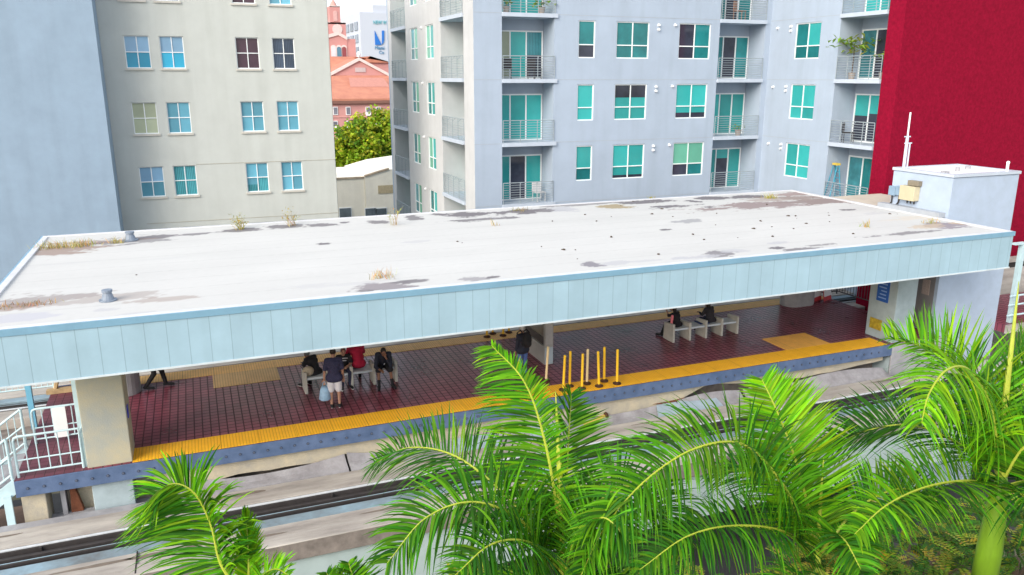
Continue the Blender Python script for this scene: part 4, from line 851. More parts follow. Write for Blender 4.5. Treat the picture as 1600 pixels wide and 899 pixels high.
# nave roof, tower and belfry further back
NY_ = GY+14.5
def np_(px, py, Y=NY_): return at_y(px, py, Y)
a_, c_ = np_(500, 91), np_(557, 125); b = MB(); b.prism([(a_.x, NY_-6, c_.z), (c_.x+1, NY_-6, c_.z), (c_.x+1, NY_, a_.z), (a_.x, NY_, a_.z)], (0, 0, .3)); b.build('nave_roof', T_ROOF, ch)
a_, c_, e_ = np_(500, 120), np_(543, 63), np_(529, 55)
b = MB(); b.prism([(a_.x, NY_+.4, GZ), (c_.x, NY_+.4, GZ), (c_.x, NY_+.4, c_.z), (e_.x, NY_+.4, e_.z), (a_.x+.5, NY_+.4, c_.z)], (0, 7, 0)); b.build('porch_wall', W_PINK, ch)
b = MB()
for q0, q1 in ((Vector((a_.x, 0, c_.z-.2)), e_), (e_, c_)): b.prism([(q0.x, NY_+.2, q0.z), (q1.x, NY_+.2, q1.z), (q1.x, NY_+.2, q1.z+.6), (q0.x, NY_+.2, q0.z+.6)], (0, .5, 0))
b.build('porch_cornice', MATS['cornice_white'], ch)
for px, m in ((522, mat('arch_white', (.62, .62, .66), .6)), (530.5, glassy('arch_blue', (.10, .22, .30))), (538.5, mat('arch_maroon', (.25, .06, .07), .7))):
    a_, c_ = np_(px-3, 90), np_(px+3, 76); rr = (c_.x-a_.x)/2; xc = (a_.x+c_.x)/2; poly = [(a_.x, NY_+.3, a_.z), (c_.x, NY_+.3, a_.z)]+[(xc+rr*math.cos(R_(18*k)), NY_+.3, c_.z-rr*.2+rr*math.sin(R_(18*k))) for k in range(11)]
    b = MB(); b.prism(poly, (0, .09, 0)); b.build('arch', m, ch)
    poly = [(xc+(x-xc)*1.25, NY_+.34, z+(.3 if i > 1 else 0)) for i, (x, y, z) in enumerate(poly)]; b = MB(); b.prism(poly, (0, .05, 0)); b.build('arch_trim', MATS['cornice_white'], ch)
a_, c_ = np_(543, 91), np_(556, 61); b = MB(); b.box(a_.x, c_.x, NY_+.5, NY_+7, GZ, c_.z); b.build('buttress', W_PINK, ch)
TYc = NY_+7.5
def tp(px, py): return at_y(px, py, TYc)
def twr(pa, pb, py0, py1, nm, d, m=W_PINK): a_, c_ = tp(pa, py0), tp(pb, py1); b = MB(); b.box(a_.x, c_.x, TYc, TYc+d, a_.z, c_.z); return b.build(nm, m, ch)
twr(508, 540, 70, 36, 'tower_base', 7); twr(507, 541, 37.5, 35.5, 'tower_cornice', 7.2, MATS['cornice_white']); twr(516, 531, 36, 10.5, 'belfry', 4); twr(515, 532, 11, 9.5, 'belfry_cornice', 4.3, MATS['cornice_white'])
a_, c_ = tp(517, 9.6), tp(530, 9.6); xc = (a_.x+c_.x)/2; rr = (c_.x-a_.x)/2; b = MB(); b.tube([(xc, TYc+2, a_.z), (xc, TYc+2, a_.z+rr*.9), (xc, TYc+2, a_.z+rr*1.6)], [rr, rr*.6, .1], 12); b.build('cupola', mat('cupola_pink', (.55, .30, .26), .8), ch)
b = MB(); b.tube([(xc, TYc+2, a_.z+rr*1.5), (xc, TYc+2, a_.z+rr*1.5+2)], .1, 6); b.box(xc-.5, xc+.5, TYc+1.95, TYc+2.05, a_.z+rr*1.5+1.2, a_.z+rr*1.5+1.4); b.build('cross', W_PINK, ch)
a_, c_ = tp(521, 33), tp(526.5, 17); b = MB(); rr = (c_.x-a_.x)/2; xc = (a_.x+c_.x)/2; b.prism([(a_.x, TYc-.1, a_.z), (c_.x, TYc-.1, a_.z)]+[(xc+rr*math.cos(R_(18*k)), TYc-.1, c_.z-rr+rr*math.sin(R_(18*k))) for k in range(11)], (0, .09, 0)); b.build('belfry_niche', mat('niche_pink', (.60, .38, .36), .8), ch)
a_ = tp(527, 46); b = MB(); b.tube([(a_.x, TYc-.12, a_.z), (a_.x, TYc-.01, a_.z)], .95, 16); b.prism([(a_.x-.7, TYc-.1, a_.z-.5), (a_.x+.7, TYc-.1, a_.z-.5), (a_.x, TYc-.1, a_.z-1.9)], (0, .08, 0)); b.build('shield_ornament', mat('ornament_pale', (.62, .52, .50), .8), ch)
# small hipped wing to the right of the gable
WYc = GY+10
a_, c_ = at_y(568, 98, WYc), at_y(612, 98, WYc); m_ = at_y(578, 88, WYc); b = MB(); b.box(a_.x, c_.x, WYc, WYc+8, GZ, a_.z); b.build('wing_wall', W_PINK, ch); b = MB(); b.prism([(a_.x-.5, WYc-.4, a_.z), (c_.x, WYc-.4, a_.z), (c_.x-6, WYc-.4, m_.z-.2), (m_.x, WYc-.4, m_.z)], (0, 8, 0)); b.build('wing_roof', T_ROOF, ch)

# ------------------------------------------------------------------ white college tower
ct = thing('white_tower_block', 'distant white tower block with blue lettering and emblem on its side', 'building'); VY = 260
def vp(px, py): return at_y(px, py, VY)
xa = vp(562, 19).x; zt = vp(562, 19).z; yb_ = VY+52
b = MB(); b.box(xa, xa+40, VY, VY+60, GZ, zt); b.build('block', mat('white_tower_paint', (.50, .54, .62), .8, .04, .05), ct)
xp = vp(583, 15).x; b = MB(); b.box(xp, xp+20, VY+.5, VY+30, zt, vp(583, 8).z); b.build('penthouse', MATS['white_tower_paint'], ct)
# window bands on the left flank
zr = [(24.2, 2), (19, 2)]
flank = lambda py: at_x(548, py, xa).z
for i in range(5):
    for j in range(6):
        y0 = VY+4+i*8; z0 = zt-5.5-j*4.1
        if j == 3: continue
        b = MB(); b.box(xa-.25, xa-.02, y0, y0+5.5, z0, z0+2.7); b.build('window', glassy('tower_glass', (.20, .24, .30), .2, .4) if not (i == 2 and j == 4) else TEAL, ct)
def text(s, px, py, hpx, m, parent, nm, font_x=1.):
    cu = bpy.data.curves.new(nm, 'FONT'); cu.body = s; cu.size = 1; cu.extrude = .02
    to = bpy.data.objects.new(nm, cu); col.objects.link(to); dg = bpy.context.evaluated_depsgraph_get(); me = bpy.data.meshes.new_from_object(to.evaluated_get(dg)); bpy.data.objects.remove(to)
    me.materials.append(m); o = bpy.data.objects.new(nm, me); col.objects.link(o); o.parent = parent
    q = vp(px, py); k = (vp(px, py-hpx).z-q.z)/.7; o.location = (q.x, VY-.15, q.z); o.rotation_euler = (R_(90), 0, 0); o.scale = (k*font_x, k, 3); return o
BLUET = mat('sign_blue', (.05, .24, .45), .5); CYANT = mat('sign_cyan', (.12, .45, .52), .5)
text('NEW W', 583, 38, 6, CYANT, ct, 'lettering', .72); text('Miami', 585.5, 77.5, 5.5, BLUET, ct, 'lettering', .85); text('Co', 592, 84.5, 5, BLUET, ct, 'lettering', .95)
A = lambda px, py: (vp(px, py).x, VY-.3, vp(px, py).z); EMB = mat('emblem_blue', (.02, .16, .55), .5)
b = MB(); b.prism([A(585, 48), A(586, 70.5), A(596, 70.5)], (0, .2, 0)); b.build('emblem', EMB, ct)
b = MB(); b.prism([A(596.5, 48), A(600, 48), A(600, 63), A(599, 67), A(596.5, 70)], (0, .2, 0)); b.build('emblem', EMB, ct)

# ------------------------------------------------------------------ leafy tree
def leafy_tree(name, label, base, blobs, nleaf, ls, cols, seed, group=None, trunk_r=.3):
    t = thing(name, label, 'tree', base, 0, group); rn = random.Random(seed); base = Vector(base)
    tr = MB(); cen = sum((Vector(q[:3]) for q in blobs), Vector())/len(blobs)-base
    tr.tube([(0, 0, 0), (cen.x*.2, cen.y*.2, cen.z*.35), (cen.x*.5, cen.y*.5, cen.z*.6)], [trunk_r, trunk_r*.8, trunk_r*.6], 8)
    st_ = Vector((cen.x*.5, cen.y*.5, cen.z*.6))
    for q in blobs: e_ = Vector(q[:3])-base; tr.tube([st_, st_.lerp(e_, .5)+Vector((rn.gauss(0, .2), rn.gauss(0, .2), .2)), e_], [trunk_r*.4, trunk_r*.22, .03], 6)
    tr.build('trunk', WOOD, t)
    b = MB()
    tot = sum(q[3]**2 for q in blobs)
    for q in blobs:
        c_ = Vector(q[:3])-base; r_ = q[3]; ncl = max(4, int(22*r_*r_/ (tot/len(blobs))))
        for k in range(ncl):
            d_ = Vector((rn.gauss(0, 1), rn.gauss(0, 1), rn.gauss(0, 1))).normalized(); cc = c_+d_*r_*rn.uniform(.45, 1.0); cr_ = r_*rn.uniform(.22, .42); tn = rn.choice(cols); br_ = rn.uniform(.8, 1.2)
            for m_ in range(max(6, int(nleaf*r_*r_/tot/ncl))):
                o_ = Vector((rn.gauss(0, 1), rn.gauss(0, 1), rn.gauss(0, .8))); p_ = cc+o_*cr_*.6; a = Vector((rn.gauss(0, 1), rn.gauss(0, 1), rn.gauss(0, .6))).normalized()*ls*rn.uniform(.6, 1.3); u_ = a.cross(Vector((rn.gauss(0, 1), rn.gauss(0, 1), rn.gauss(0, 1)))).normalized()*ls*.4
                cl_ = tuple(v*br_*rn.uniform(.75, 1.25) for v in tn); b.quad([p_-a*.5, p_+u_, p_+a*.5, p_-u_], 0, cl_)
    b.build('crown', FOLI, t, fix=False); return t
bl = []; rn = random.Random(3)
for (px, py, r_) in ((535, 222, 2.2), (552, 212, 2.3), (570, 204, 2.3), (590, 200, 2.4), (608, 202, 2.6), (545, 240, 2.4), (566, 235, 2.6), (590, 230, 2.6), (612, 232, 2.6), (530, 255, 2.4), (556, 258, 2.5), (582, 256, 2.6), (606, 256, 2.6), (515, 235, 2.4)):
    q = at_y(px, py, 60+rn.uniform(-3, 2)); bl.append((q.x, q.y, q.z, r_*.72))
leafy_tree('leafy_tree', 'bright yellow green tree between the beige and grey buildings', (16, 61, GZ), bl, 16000, .34, [(.30, .40, .02), (.22, .33, .015), (.40, .48, .03), (.12, .22, .02)], 9)

# ------------------------------------------------------------------ palms
def bez(pts, n):
    """Catmull-Rom through pts"""
    P_ = [Vector(q) for q in pts]; P_ = [P_[0]*2-P_[1]]+P_+[P_[-1]*2-P_[-2]]; out = []; m = len(P_)-3
    for k in range(n+1):
        t = k/n*m; i = min(int(t), m-1); t -= i; a, b_, c, d = P_[i:i+4]
        out.append(.5*((2*b_)+(c-a)*t+(2*a-5*b_+4*c-d)*t*t+(3*b_-a-3*c+d)*t**3))
    return out
GREENS = [(.07, .235, .010), (.095, .29, .010), (.042, .165, .012), (.13, .35, .012), (.03, .12, .012)]
def frond(palm, o0, pts, L0=.75, n=62, _s=1.26, nrm=None, droop=.25, seed=0, cols=None, r0=.019, w0=.0145, asym=1., bare=.1, up=.35, fwd=.52, plum=1.):
    rn = random.Random(seed); c_ = bez([Vector(q)-o0 for q in pts], 40); b = MB(); L0 *= _s; cols = cols or GREENS; n = int(n*2.0); droop *= .75
    b.tube(c_, [r0*(1-k/40)**.8+.004 for k in range(41)], 6, 1, tint=(.3, .36, .04))
    cum = [0]
    for a, e in zip(c_[:-1], c_[1:]): cum.append(cum[-1]+(e-a).length)
    T = cum[-1]
    for k in range(n):
        f = bare+(1-bare)*(k+.5)/n; s = f*T; i = next(j for j in range(1, 41) if cum[j] >= s-1e-9); lam = (s-cum[i-1])/(cum[i]-cum[i-1]+1e-9)
        p_ = c_[i-1].lerp(c_[i], lam); tg = (c_[i]-c_[i-1]).normalized()
        nn = Vector(nrm) if nrm is not None else Vector((0, 0, 1))+Vector((-_fwd.x, -_fwd.y, 0))*.5; nn = (nn-tg*nn.dot(tg)); nn = nn.normalized() if nn.length > .05 else _r.copy()
        sd_ = tg.cross(nn)
        prof = (.62+.38*math.sin(math.pi*min(1, f*1.15)))*(1 if f < .75 else 1-.55*((f-.75)/.25)**1.3)
        for sg_ in (-1, 1):
            pl = rn.choice((-.35, 0, .35, .8))*plum
            L_ = L0*prof*rn.uniform(.85, 1.1)*(asym if sg_ > 0 else 1); ang = fwd*(.65+.75*f)+rn.uniform(-.12, .12)
            d_ = (sd_*sg_*math.cos(ang)+tg*math.sin(ang)+nn*(up+pl*.6)).normalized()
            q = p_+tg*rn.uniform(-.012, .012); cc = tuple(v*rn.uniform(.75, 1.25) for v in rn.choice(cols)); wd = w0*rn.uniform(.8, 1.2)
            dr = droop*rn.uniform(.6, 1.5); prev = None; ns = 5
            wv = tg+nn*rn.uniform(-.55, .55); 
            for j in range(ns+1):
                t_ = j/ns; pp = q+d_*L_*t_+Vector((0, 0, -1))*dr*L_*t_**2.2
                ax = (d_+Vector((0, 0, -1))*dr*2.2*t_**1.2).normalized(); ww = (wv-ax*wv.dot(ax)).normalized()*wd*(.55+.9*t_ if t_ < .35 else .87*(1-((t_-.35)/.65)**1.6)+.02)
                if prev:
                    if j == ns: b.quad([prev[0], prev[1], pp], 0, cc)
                    else: b.quad([prev[0], prev[1], pp+ww, pp-ww], 0, cc)
                prev = (pp-ww, pp+ww)
    return b.build('frond', [LEAF, RACH], palm, fix=False)
def palm(label, base_px, d, dz_shaft=1.1, r=.15):
    o0 = at_d(*base_px, d); t = thing('royal_palm', label, 'palm', (o0.x, o0.y, GZ), 0, 'royal palms in front of the station'); o0 = Vector((o0.x, o0.y, GZ)); h = at_d(*base_px, d).z-GZ
    b = MB(); b.tube([(0, 0, 0), (0, 0, h*.3), (0, 0, h-dz_shaft)], [r*1.5, r*1.35, r*1.1], 16); b.build('trunk', BARK, t, smooth=True)
    b = MB(); b.tube([(0, 0, h-dz_shaft-.01), (0, 0, h-dz_shaft*.6), (0, 0, h-.15), (0, 0, h+.12)], [r*1.15, r*1.12, r*.85, r*.45], 16); b.build('crownshaft', SHAFT, t, smooth=True)
    return t, o0
def spear(t, o0, pts, r=.03):
    c_ = bez([Vector(q)-o0 for q in pts], 16); b = MB(); b.tube(c_, [r*(1-(k/16)**1.6)+.004 for k in range(17)], 8, 0, tint=(.30, .42, .03)); b.build('spear_leaf', RACH, t)
D_ = at_d
YG_ = [(.18, .43, .010), (.23, .50, .010), (.13, .35, .010), (.08, .25, .012)]; DG = [(.035, .14, .012), (.05, .18, .012), (.022, .10, .012)]
TOC = -_fwd
# centre palm
t, o = palm('centre royal palm with tall upright frond in front of the grey kiosk', (878, 925), 9.0); TC, OC = t, o
frond(t, o, [D_(877, 890, 9), D_(868, 780, 9.0), D_(847, 673, 9.05), D_(818, 595, 9.1), D_(768, 540, 9.2)], .68, 70, nrm=(-.35, -.8, .25), droop=.3, plum=.7, asym=.5, seed=1, cols=GREENS+YG_)
frond(t, o, [D_(880, 890, 9), D_(884, 780, 9.3), D_(888, 690, 9.6), D_(893, 615, 9.9)], .60, 56, nrm=(0.1, -.9, .2), droop=.12, seed=2)
frond(t, o, [D_(872, 890, 9), D_(815, 815, 8.7), D_(740, 785, 8.5), D_(665, 810, 8.3), D_(605, 880, 8.1)], .72, 64, droop=.55, seed=3, up=.5)
frond(t, o, [D_(868, 885, 9), D_(800, 785, 9.4), D_(715, 715, 9.8), D_(640, 700, 10.2), D_(585, 725, 10.6)], .70, 60, droop=.35, seed=4, cols=GREENS+DG)
frond(t, o, [D_(872, 895, 9), D_(830, 850, 8.4), D_(770, 850, 8.0), D_(710, 900, 7.7)], .65, 54, droop=.5, seed=5, cols=GREENS+DG)
frond(t, o, [D_(884, 890, 9), D_(925, 800, 9.1), D_(975, 760, 9.2), D_(1030, 790, 9.3), D_(1060, 850, 9.4)], .6, 56, droop=.45, seed=6, cols=DG+GREENS)
frond(t, o, [D_(884, 890, 9), D_(905, 830, 8.6), D_(945, 810, 8.3), D_(985, 850, 8.1)], .6, 50, droop=.45, seed=7, cols=GREENS)
spear(t, o, [D_(877, 900, 9), D_(876, 780, 9), D_(872, 690, 9), D_(868, 612, 9)], .045)
# second palm
t, o = palm('royal palm right of centre with long arching frond over the track', (1278, 925), 9.2)
frond(t, o, [D_(1275, 860, 9.2), D_(1262, 790, 9.2), D_(1240, 710, 9.25), D_(1215, 645, 9.3), D_(1190, 592, 9.4)], .68, 84, nrm=(-.2, -.9, .2), droop=.1, seed=11, cols=YG_, fwd=.46, up=.12, plum=.3)
frond(t, o, [D_(1270, 862, 9.2), D_(1228, 765, 9.0), D_(1165, 697, 8.9), D_(1090, 700, 8.7), D_(1010, 750, 8.5), D_(945, 825, 8.3), D_(905, 905, 8.1)], .72, 96, droop=.5, seed=12, up=.65)
frond(t, o, [D_(1272, 868, 9.2), D_(1225, 832, 8.8), D_(1150, 822, 8.5), D_(1075, 838, 8.2), D_(1000, 890, 8.0)], .55, 66, droop=.5, seed=13, cols=DG+GREENS, up=.45)
frond(t, o, [D_(1282, 868, 9.2), D_(1335, 800, 9.3), D_(1400, 765, 9.4), D_(1465, 775, 9.5)], .55, 56, droop=.4, seed=14, cols=GREENS+DG)
frond(t, o, [D_(1280, 870, 9.2), D_(1300, 840, 8.6), D_(1320, 845, 8.2), D_(1345, 890, 7.9)], .55, 46, droop=.4, seed=15)
frond(t, o, [D_(1272, 862, 9.2), D_(1235, 775, 9.8), D_(1175, 735, 10.4), D_(1110, 740, 10.9)], .6, 56, droop=.4, seed=16, cols=DG+GREENS)
spear(t, o, [D_(1278, 880, 9.2), D_(1281, 800, 9.2), D_(1287, 715, 9.2)], .028)
# right palm
def autofronds(t, o, h_px, d, azs, L=2.1, el=18, seed=0, cols=None):
    rn = random.Random(seed); p0 = D_(*h_px, d)
    for k, az in enumerate(azs):
        a = R_(az+rn.uniform(-8, 8)); e = R_(el+rn.uniform(-8, 14)); hd_ = Vector((math.cos(a), math.sin(a), 0)); LL = L*rn.uniform(.85, 1.1)
        pts = [p0+hd_*LL*f*math.cos(e)+Vector((0, 0, LL*(f*math.sin(e)-.42*f*f))) for f in (0, .3, .62, 1)]
        frond(t, o, pts, .6, 50, droop=.5, seed=seed*10+k, cols=cols or DG+GREENS, up=.35)
autofronds(t, o, (1278, 890), 9.2, (205, 240, 280), 1.9, 12, 101)
autofronds(TC, OC, (878, 900), 9.0, (210, 240, 270, 305), 1.9, 12, 102)
# right palm
t, o = palm('right royal palm with green crownshaft in front of the lift tower', (1563, 760), 9.2, 1.35, .125)
frond(t, o, [D_(1563, 750, 9.2), D_(1548, 660, 9.3), D_(1505, 585, 9.4), D_(1440, 543, 9.5), D_(1385, 528, 9.6)], .72, 66, droop=.2, seed=21, up=.55, cols=GREENS+YG_)
frond(t, o, [D_(1562, 750, 9.2), D_(1548, 640, 8.9), D_(1515, 580, 8.6), D_(1480, 578, 8.3), D_(1452, 615, 8.1), D_(1440, 660, 7.9)], .66, 60, droop=.7, seed=22, up=.15, cols=YG_)
frond(t, o, [D_(1560, 752, 9.2), D_(1500, 695, 9.6), D_(1425, 665, 10.0), D_(1350, 675, 10.4), D_(1295, 705, 10.8)], .66, 62, droop=.35, seed=23, cols=DG, up=.5)
frond(t, o, [D_(1560, 760, 9.2), D_(1508, 752, 8.8), D_(1445, 762, 8.5), D_(1385, 790, 8.2), D_(1335, 835, 8.0)], .62, 58, droop=.35, seed=24, up=.6, cols=YG_+GREENS)
frond(t, o, [D_(1566, 750, 9.2), D_(1580, 660, 9.3), D_(1605, 590, 9.5), D_(1640, 540, 9.7)], .7, 58, droop=.25, seed=25, nrm=(-.2, -.8, .4))
frond(t, o, [D_(1566, 752, 9.2), D_(1600, 700, 9.0), D_(1645, 690, 8.8), D_(1690, 720, 8.6)], .65, 54, droop=.45, seed=26)
frond(t, o, [D_(1566, 758, 9.2), D_(1592, 770, 8.7), D_(1630, 800, 8.4), D_(1660, 850, 8.2)], .6, 50, droop=.4, seed=27, cols=GREENS+DG)
frond(t, o, [D_(1564, 750, 9.2), D_(1570, 650, 9.9), D_(1590, 570, 10.6), D_(1600, 510, 11.2)], .6, 56, droop=.2, seed=28, nrm=(0, -.9, .3), cols=YG_+GREENS)
frond(t, o, [D_(1562, 750, 9.2), D_(1535, 680, 9.9), D_(1500, 630, 10.5), D_(1465, 605, 11.1)], .6, 56, droop=.3, seed=29, cols=DG+GREENS)
autofronds(t, o, (1563, 762), 9.2, (340, 30), 2.0, 14, 103)
spear(t, o, [D_(1563, 760, 9.2), D_(1570, 640, 9.2), D_(1582, 530, 9.2), D_(1592, 440, 9.2)], .04)
# left palm
t, o = palm('leftmost royal palm with one curved frond below the left column', (388, 930), 9.0)
frond(t, o, [D_(375, 925, 9), D_(345, 880, 9), D_(330, 820, 9.0), D_(305, 772, 8.95), D_(272, 756, 8.9), D_(240, 775, 8.8)], .78, 80, droop=.4, seed=31, nrm=(-.6, -.4, .7), up=.35, cols=GREENS+YG_)
frond(t, o, [D_(388, 925, 9), D_(388, 870, 9), D_(384, 800, 9.1)], .26, 40, nrm=(0, -.9, .2), droop=.05, seed=32, cols=YG_, fwd=1.0, plum=.3)
frond(t, o, [D_(395, 928, 9), D_(412, 900, 8.9), D_(432, 890, 8.7), D_(452, 900, 8.5)], .26, 34, droop=.3, seed=33, cols=YG_)
# small tips between the palms
t, o = palm('short royal palm whose frond tips only show at the bottom edge', (560, 985), 9.0)
frond(t, o, [D_(560, 985, 9), D_(555, 920, 9), D_(545, 880, 9)], .35, 34, nrm=(0, -.9, .2), droop=.1, seed=41)
frond(t, o, [D_(556, 985, 9), D_(530, 930, 9), D_(510, 895, 9)], .35, 34, nrm=(0, -.9, .2), droop=.1, seed=42)

# ------------------------------------------------------------------ variegated trees under the palms
VC = [(.40, .42, .03), (.08, .20, .015), (.16, .27, .02), (.035, .10, .012), (.46, .42, .06), (.05, .14, .012)]
def variegated(label, px, py, d, spread, ht, seed, ns, cols=VC):
    rn = random.Random(seed); top = D_(px, py, d); t = thing('variegated_tree', label, 'tree', (top.x, top.y, GZ), 0, 'variegated trees below the palms'); H_ = top.z-GZ
    b = MB(); b.tube([(0, 0, 0), (.1, 0, H_*.5), (0, .1, H_-ht*.6)], [.16, .12, .07], 8)
    brs = []
    for k in range(9): a = k*.7+rn.uniform(0, .4); e_ = Vector((math.cos(a)*spread*.6, math.sin(a)*spread*.6, H_-ht*rn.uniform(.2, .6))); b.tube([(0, .1, H_-ht), e_], [.05, .015], 6)
    b.build('trunk', WOOD, t); f_ = MB()
    for k in range(ns):
        a = rn.uniform(0, 6.28); rr = spread*math.sqrt(rn.random()); dome = H_-ht*.9*(rr/spread)**2-rn.random()**2*ht*.7
        p_ = Vector((math.cos(a)*rr, math.sin(a)*rr, dome)); d_ = Vector((math.cos(a)*.8+rn.gauss(0, .4), math.sin(a)*.8+rn.gauss(0, .4), rn.uniform(-.15, .5))).normalized(); L_ = rn.uniform(.3, .5); tn = rn.choice(cols)
        s_ = d_.cross(Vector((0, 0, 1))).normalized(); n_ = s_.cross(d_)
        for m_ in range(9):
            q = p_+d_*L_*m_/9-Vector((0, 0, .25*L_*(m_/9)**2)); ll = .115*(1-.5*abs(m_/9-.4))
            for g_ in (-1, 1):
                e_ = q+(s_*g_*.75+d_*.6+n_*.15).normalized()*ll; w_ = (d_*.7-s_*g_*.5).normalized()*ll*.2; c_ = tuple(v*rn.uniform(.7, 1.3) for v in tn); m2 = q.lerp(e_, .5); f_.quad([q, m2+w_, e_, m2-w_], 0, c_)
    f_.build('crown', FOLI, t, fix=False)
variegated('yellow green variegated tree beside the green crownshaft at bottom right', 1440, 790, 12.5, 1.6, 1.9, 51, 520)
variegated('variegated tree left of the crownshaft beneath the drooping frond', 1330, 850, 12.5, 1.4, 1.6, 52, 420)
variegated('darker green variegated tree at the bottom right corner', 1610, 800, 12.8, 1.5, 1.5, 53, 600, VC[1:4]*2+VC[:1])
variegated('variegated tree glimpsed behind the centre palm fronds', 770, 905, 12.0, 1.2, 1.2, 54, 260, VC[1:4]+VC[:2])
variegated('variegated tree at the bottom edge between the two middle palms', 1050, 900, 12.0, 1.4, 1.3, 55, 300, VC[1:4]+VC[:2])

# ------------------------------------------------------------------ people
def remeshed(name, mb, m, parent, vox, sm=4):
    me = bpy.data.meshes.new(name); me.from_pydata([tuple(q) for q in mb.v], [], mb.f); bm_ = bmesh.new(); bm_.from_mesh(me); bmesh.ops.recalc_face_normals(bm_, faces=bm_.faces); bm_.to_mesh(me); bm_.free()
    o = bpy.data.objects.new(name, me); col.objects.link(o); r_ = o.modifiers.new('r', 'REMESH'); r_.mode = 'VOXEL'; r_.voxel_size = vox; s_ = o.modifiers.new('s', 'SMOOTH'); s_.iterations = sm; s_.factor = .5
    dg = bpy.context.evaluated_depsgraph_get(); dg.update(); me2 = bpy.data.meshes.new_from_object(o.evaluated_get(dg)); o.modifiers.clear(); o.data = me2; me2.materials.clear(); me2.materials.append(m)
    me2.polygons.foreach_set('use_smooth', [True]*len(me2.polygons)); o.parent = parent; return o
def cap(mb, a, b_, ra, rb):
    a, b_ = Vector(a), Vector(b_); d_ = b_-a
    if d_.length < 1e-4: mb.ell(a, ra, ra, ra); return
    q = d_.to_track_quat('Z', 'Y').to_matrix(); i0 = len(mb.v); n_ = 12; L_ = d_.length; rings = []
    for k in range(5): th = math.pi/2*k/4; rings.append((ra*math.sin(th), -ra*math.cos(th)))
    for k in range(5): th = math.pi/2*k/4; rings.append((rb*math.cos(th), L_+rb*math.sin(th)))
    for rr, z in rings:
        for j in range(n_): an = 2*math.pi*j/n_; mb.v.append(a+q @ Vector((max(rr, 1e-4)*math.cos(an), max(rr, 1e-4)*math.sin(an), z))); mb.t.append(None)
    for k in range(len(rings)-1):
        for j in range(n_): u_ = i0+k*n_+j; w_ = i0+k*n_+(j+1) % n_; mb.f.append((u_, w_, w_+n_, u_+n_)); mb.m.append(0)
    mb.f.append(tuple(i0+j for j in reversed(range(n_)))); mb.f.append(tuple(i0+(len(rings)-1)*n_+j for j in range(n_))); mb.m += [0, 0]

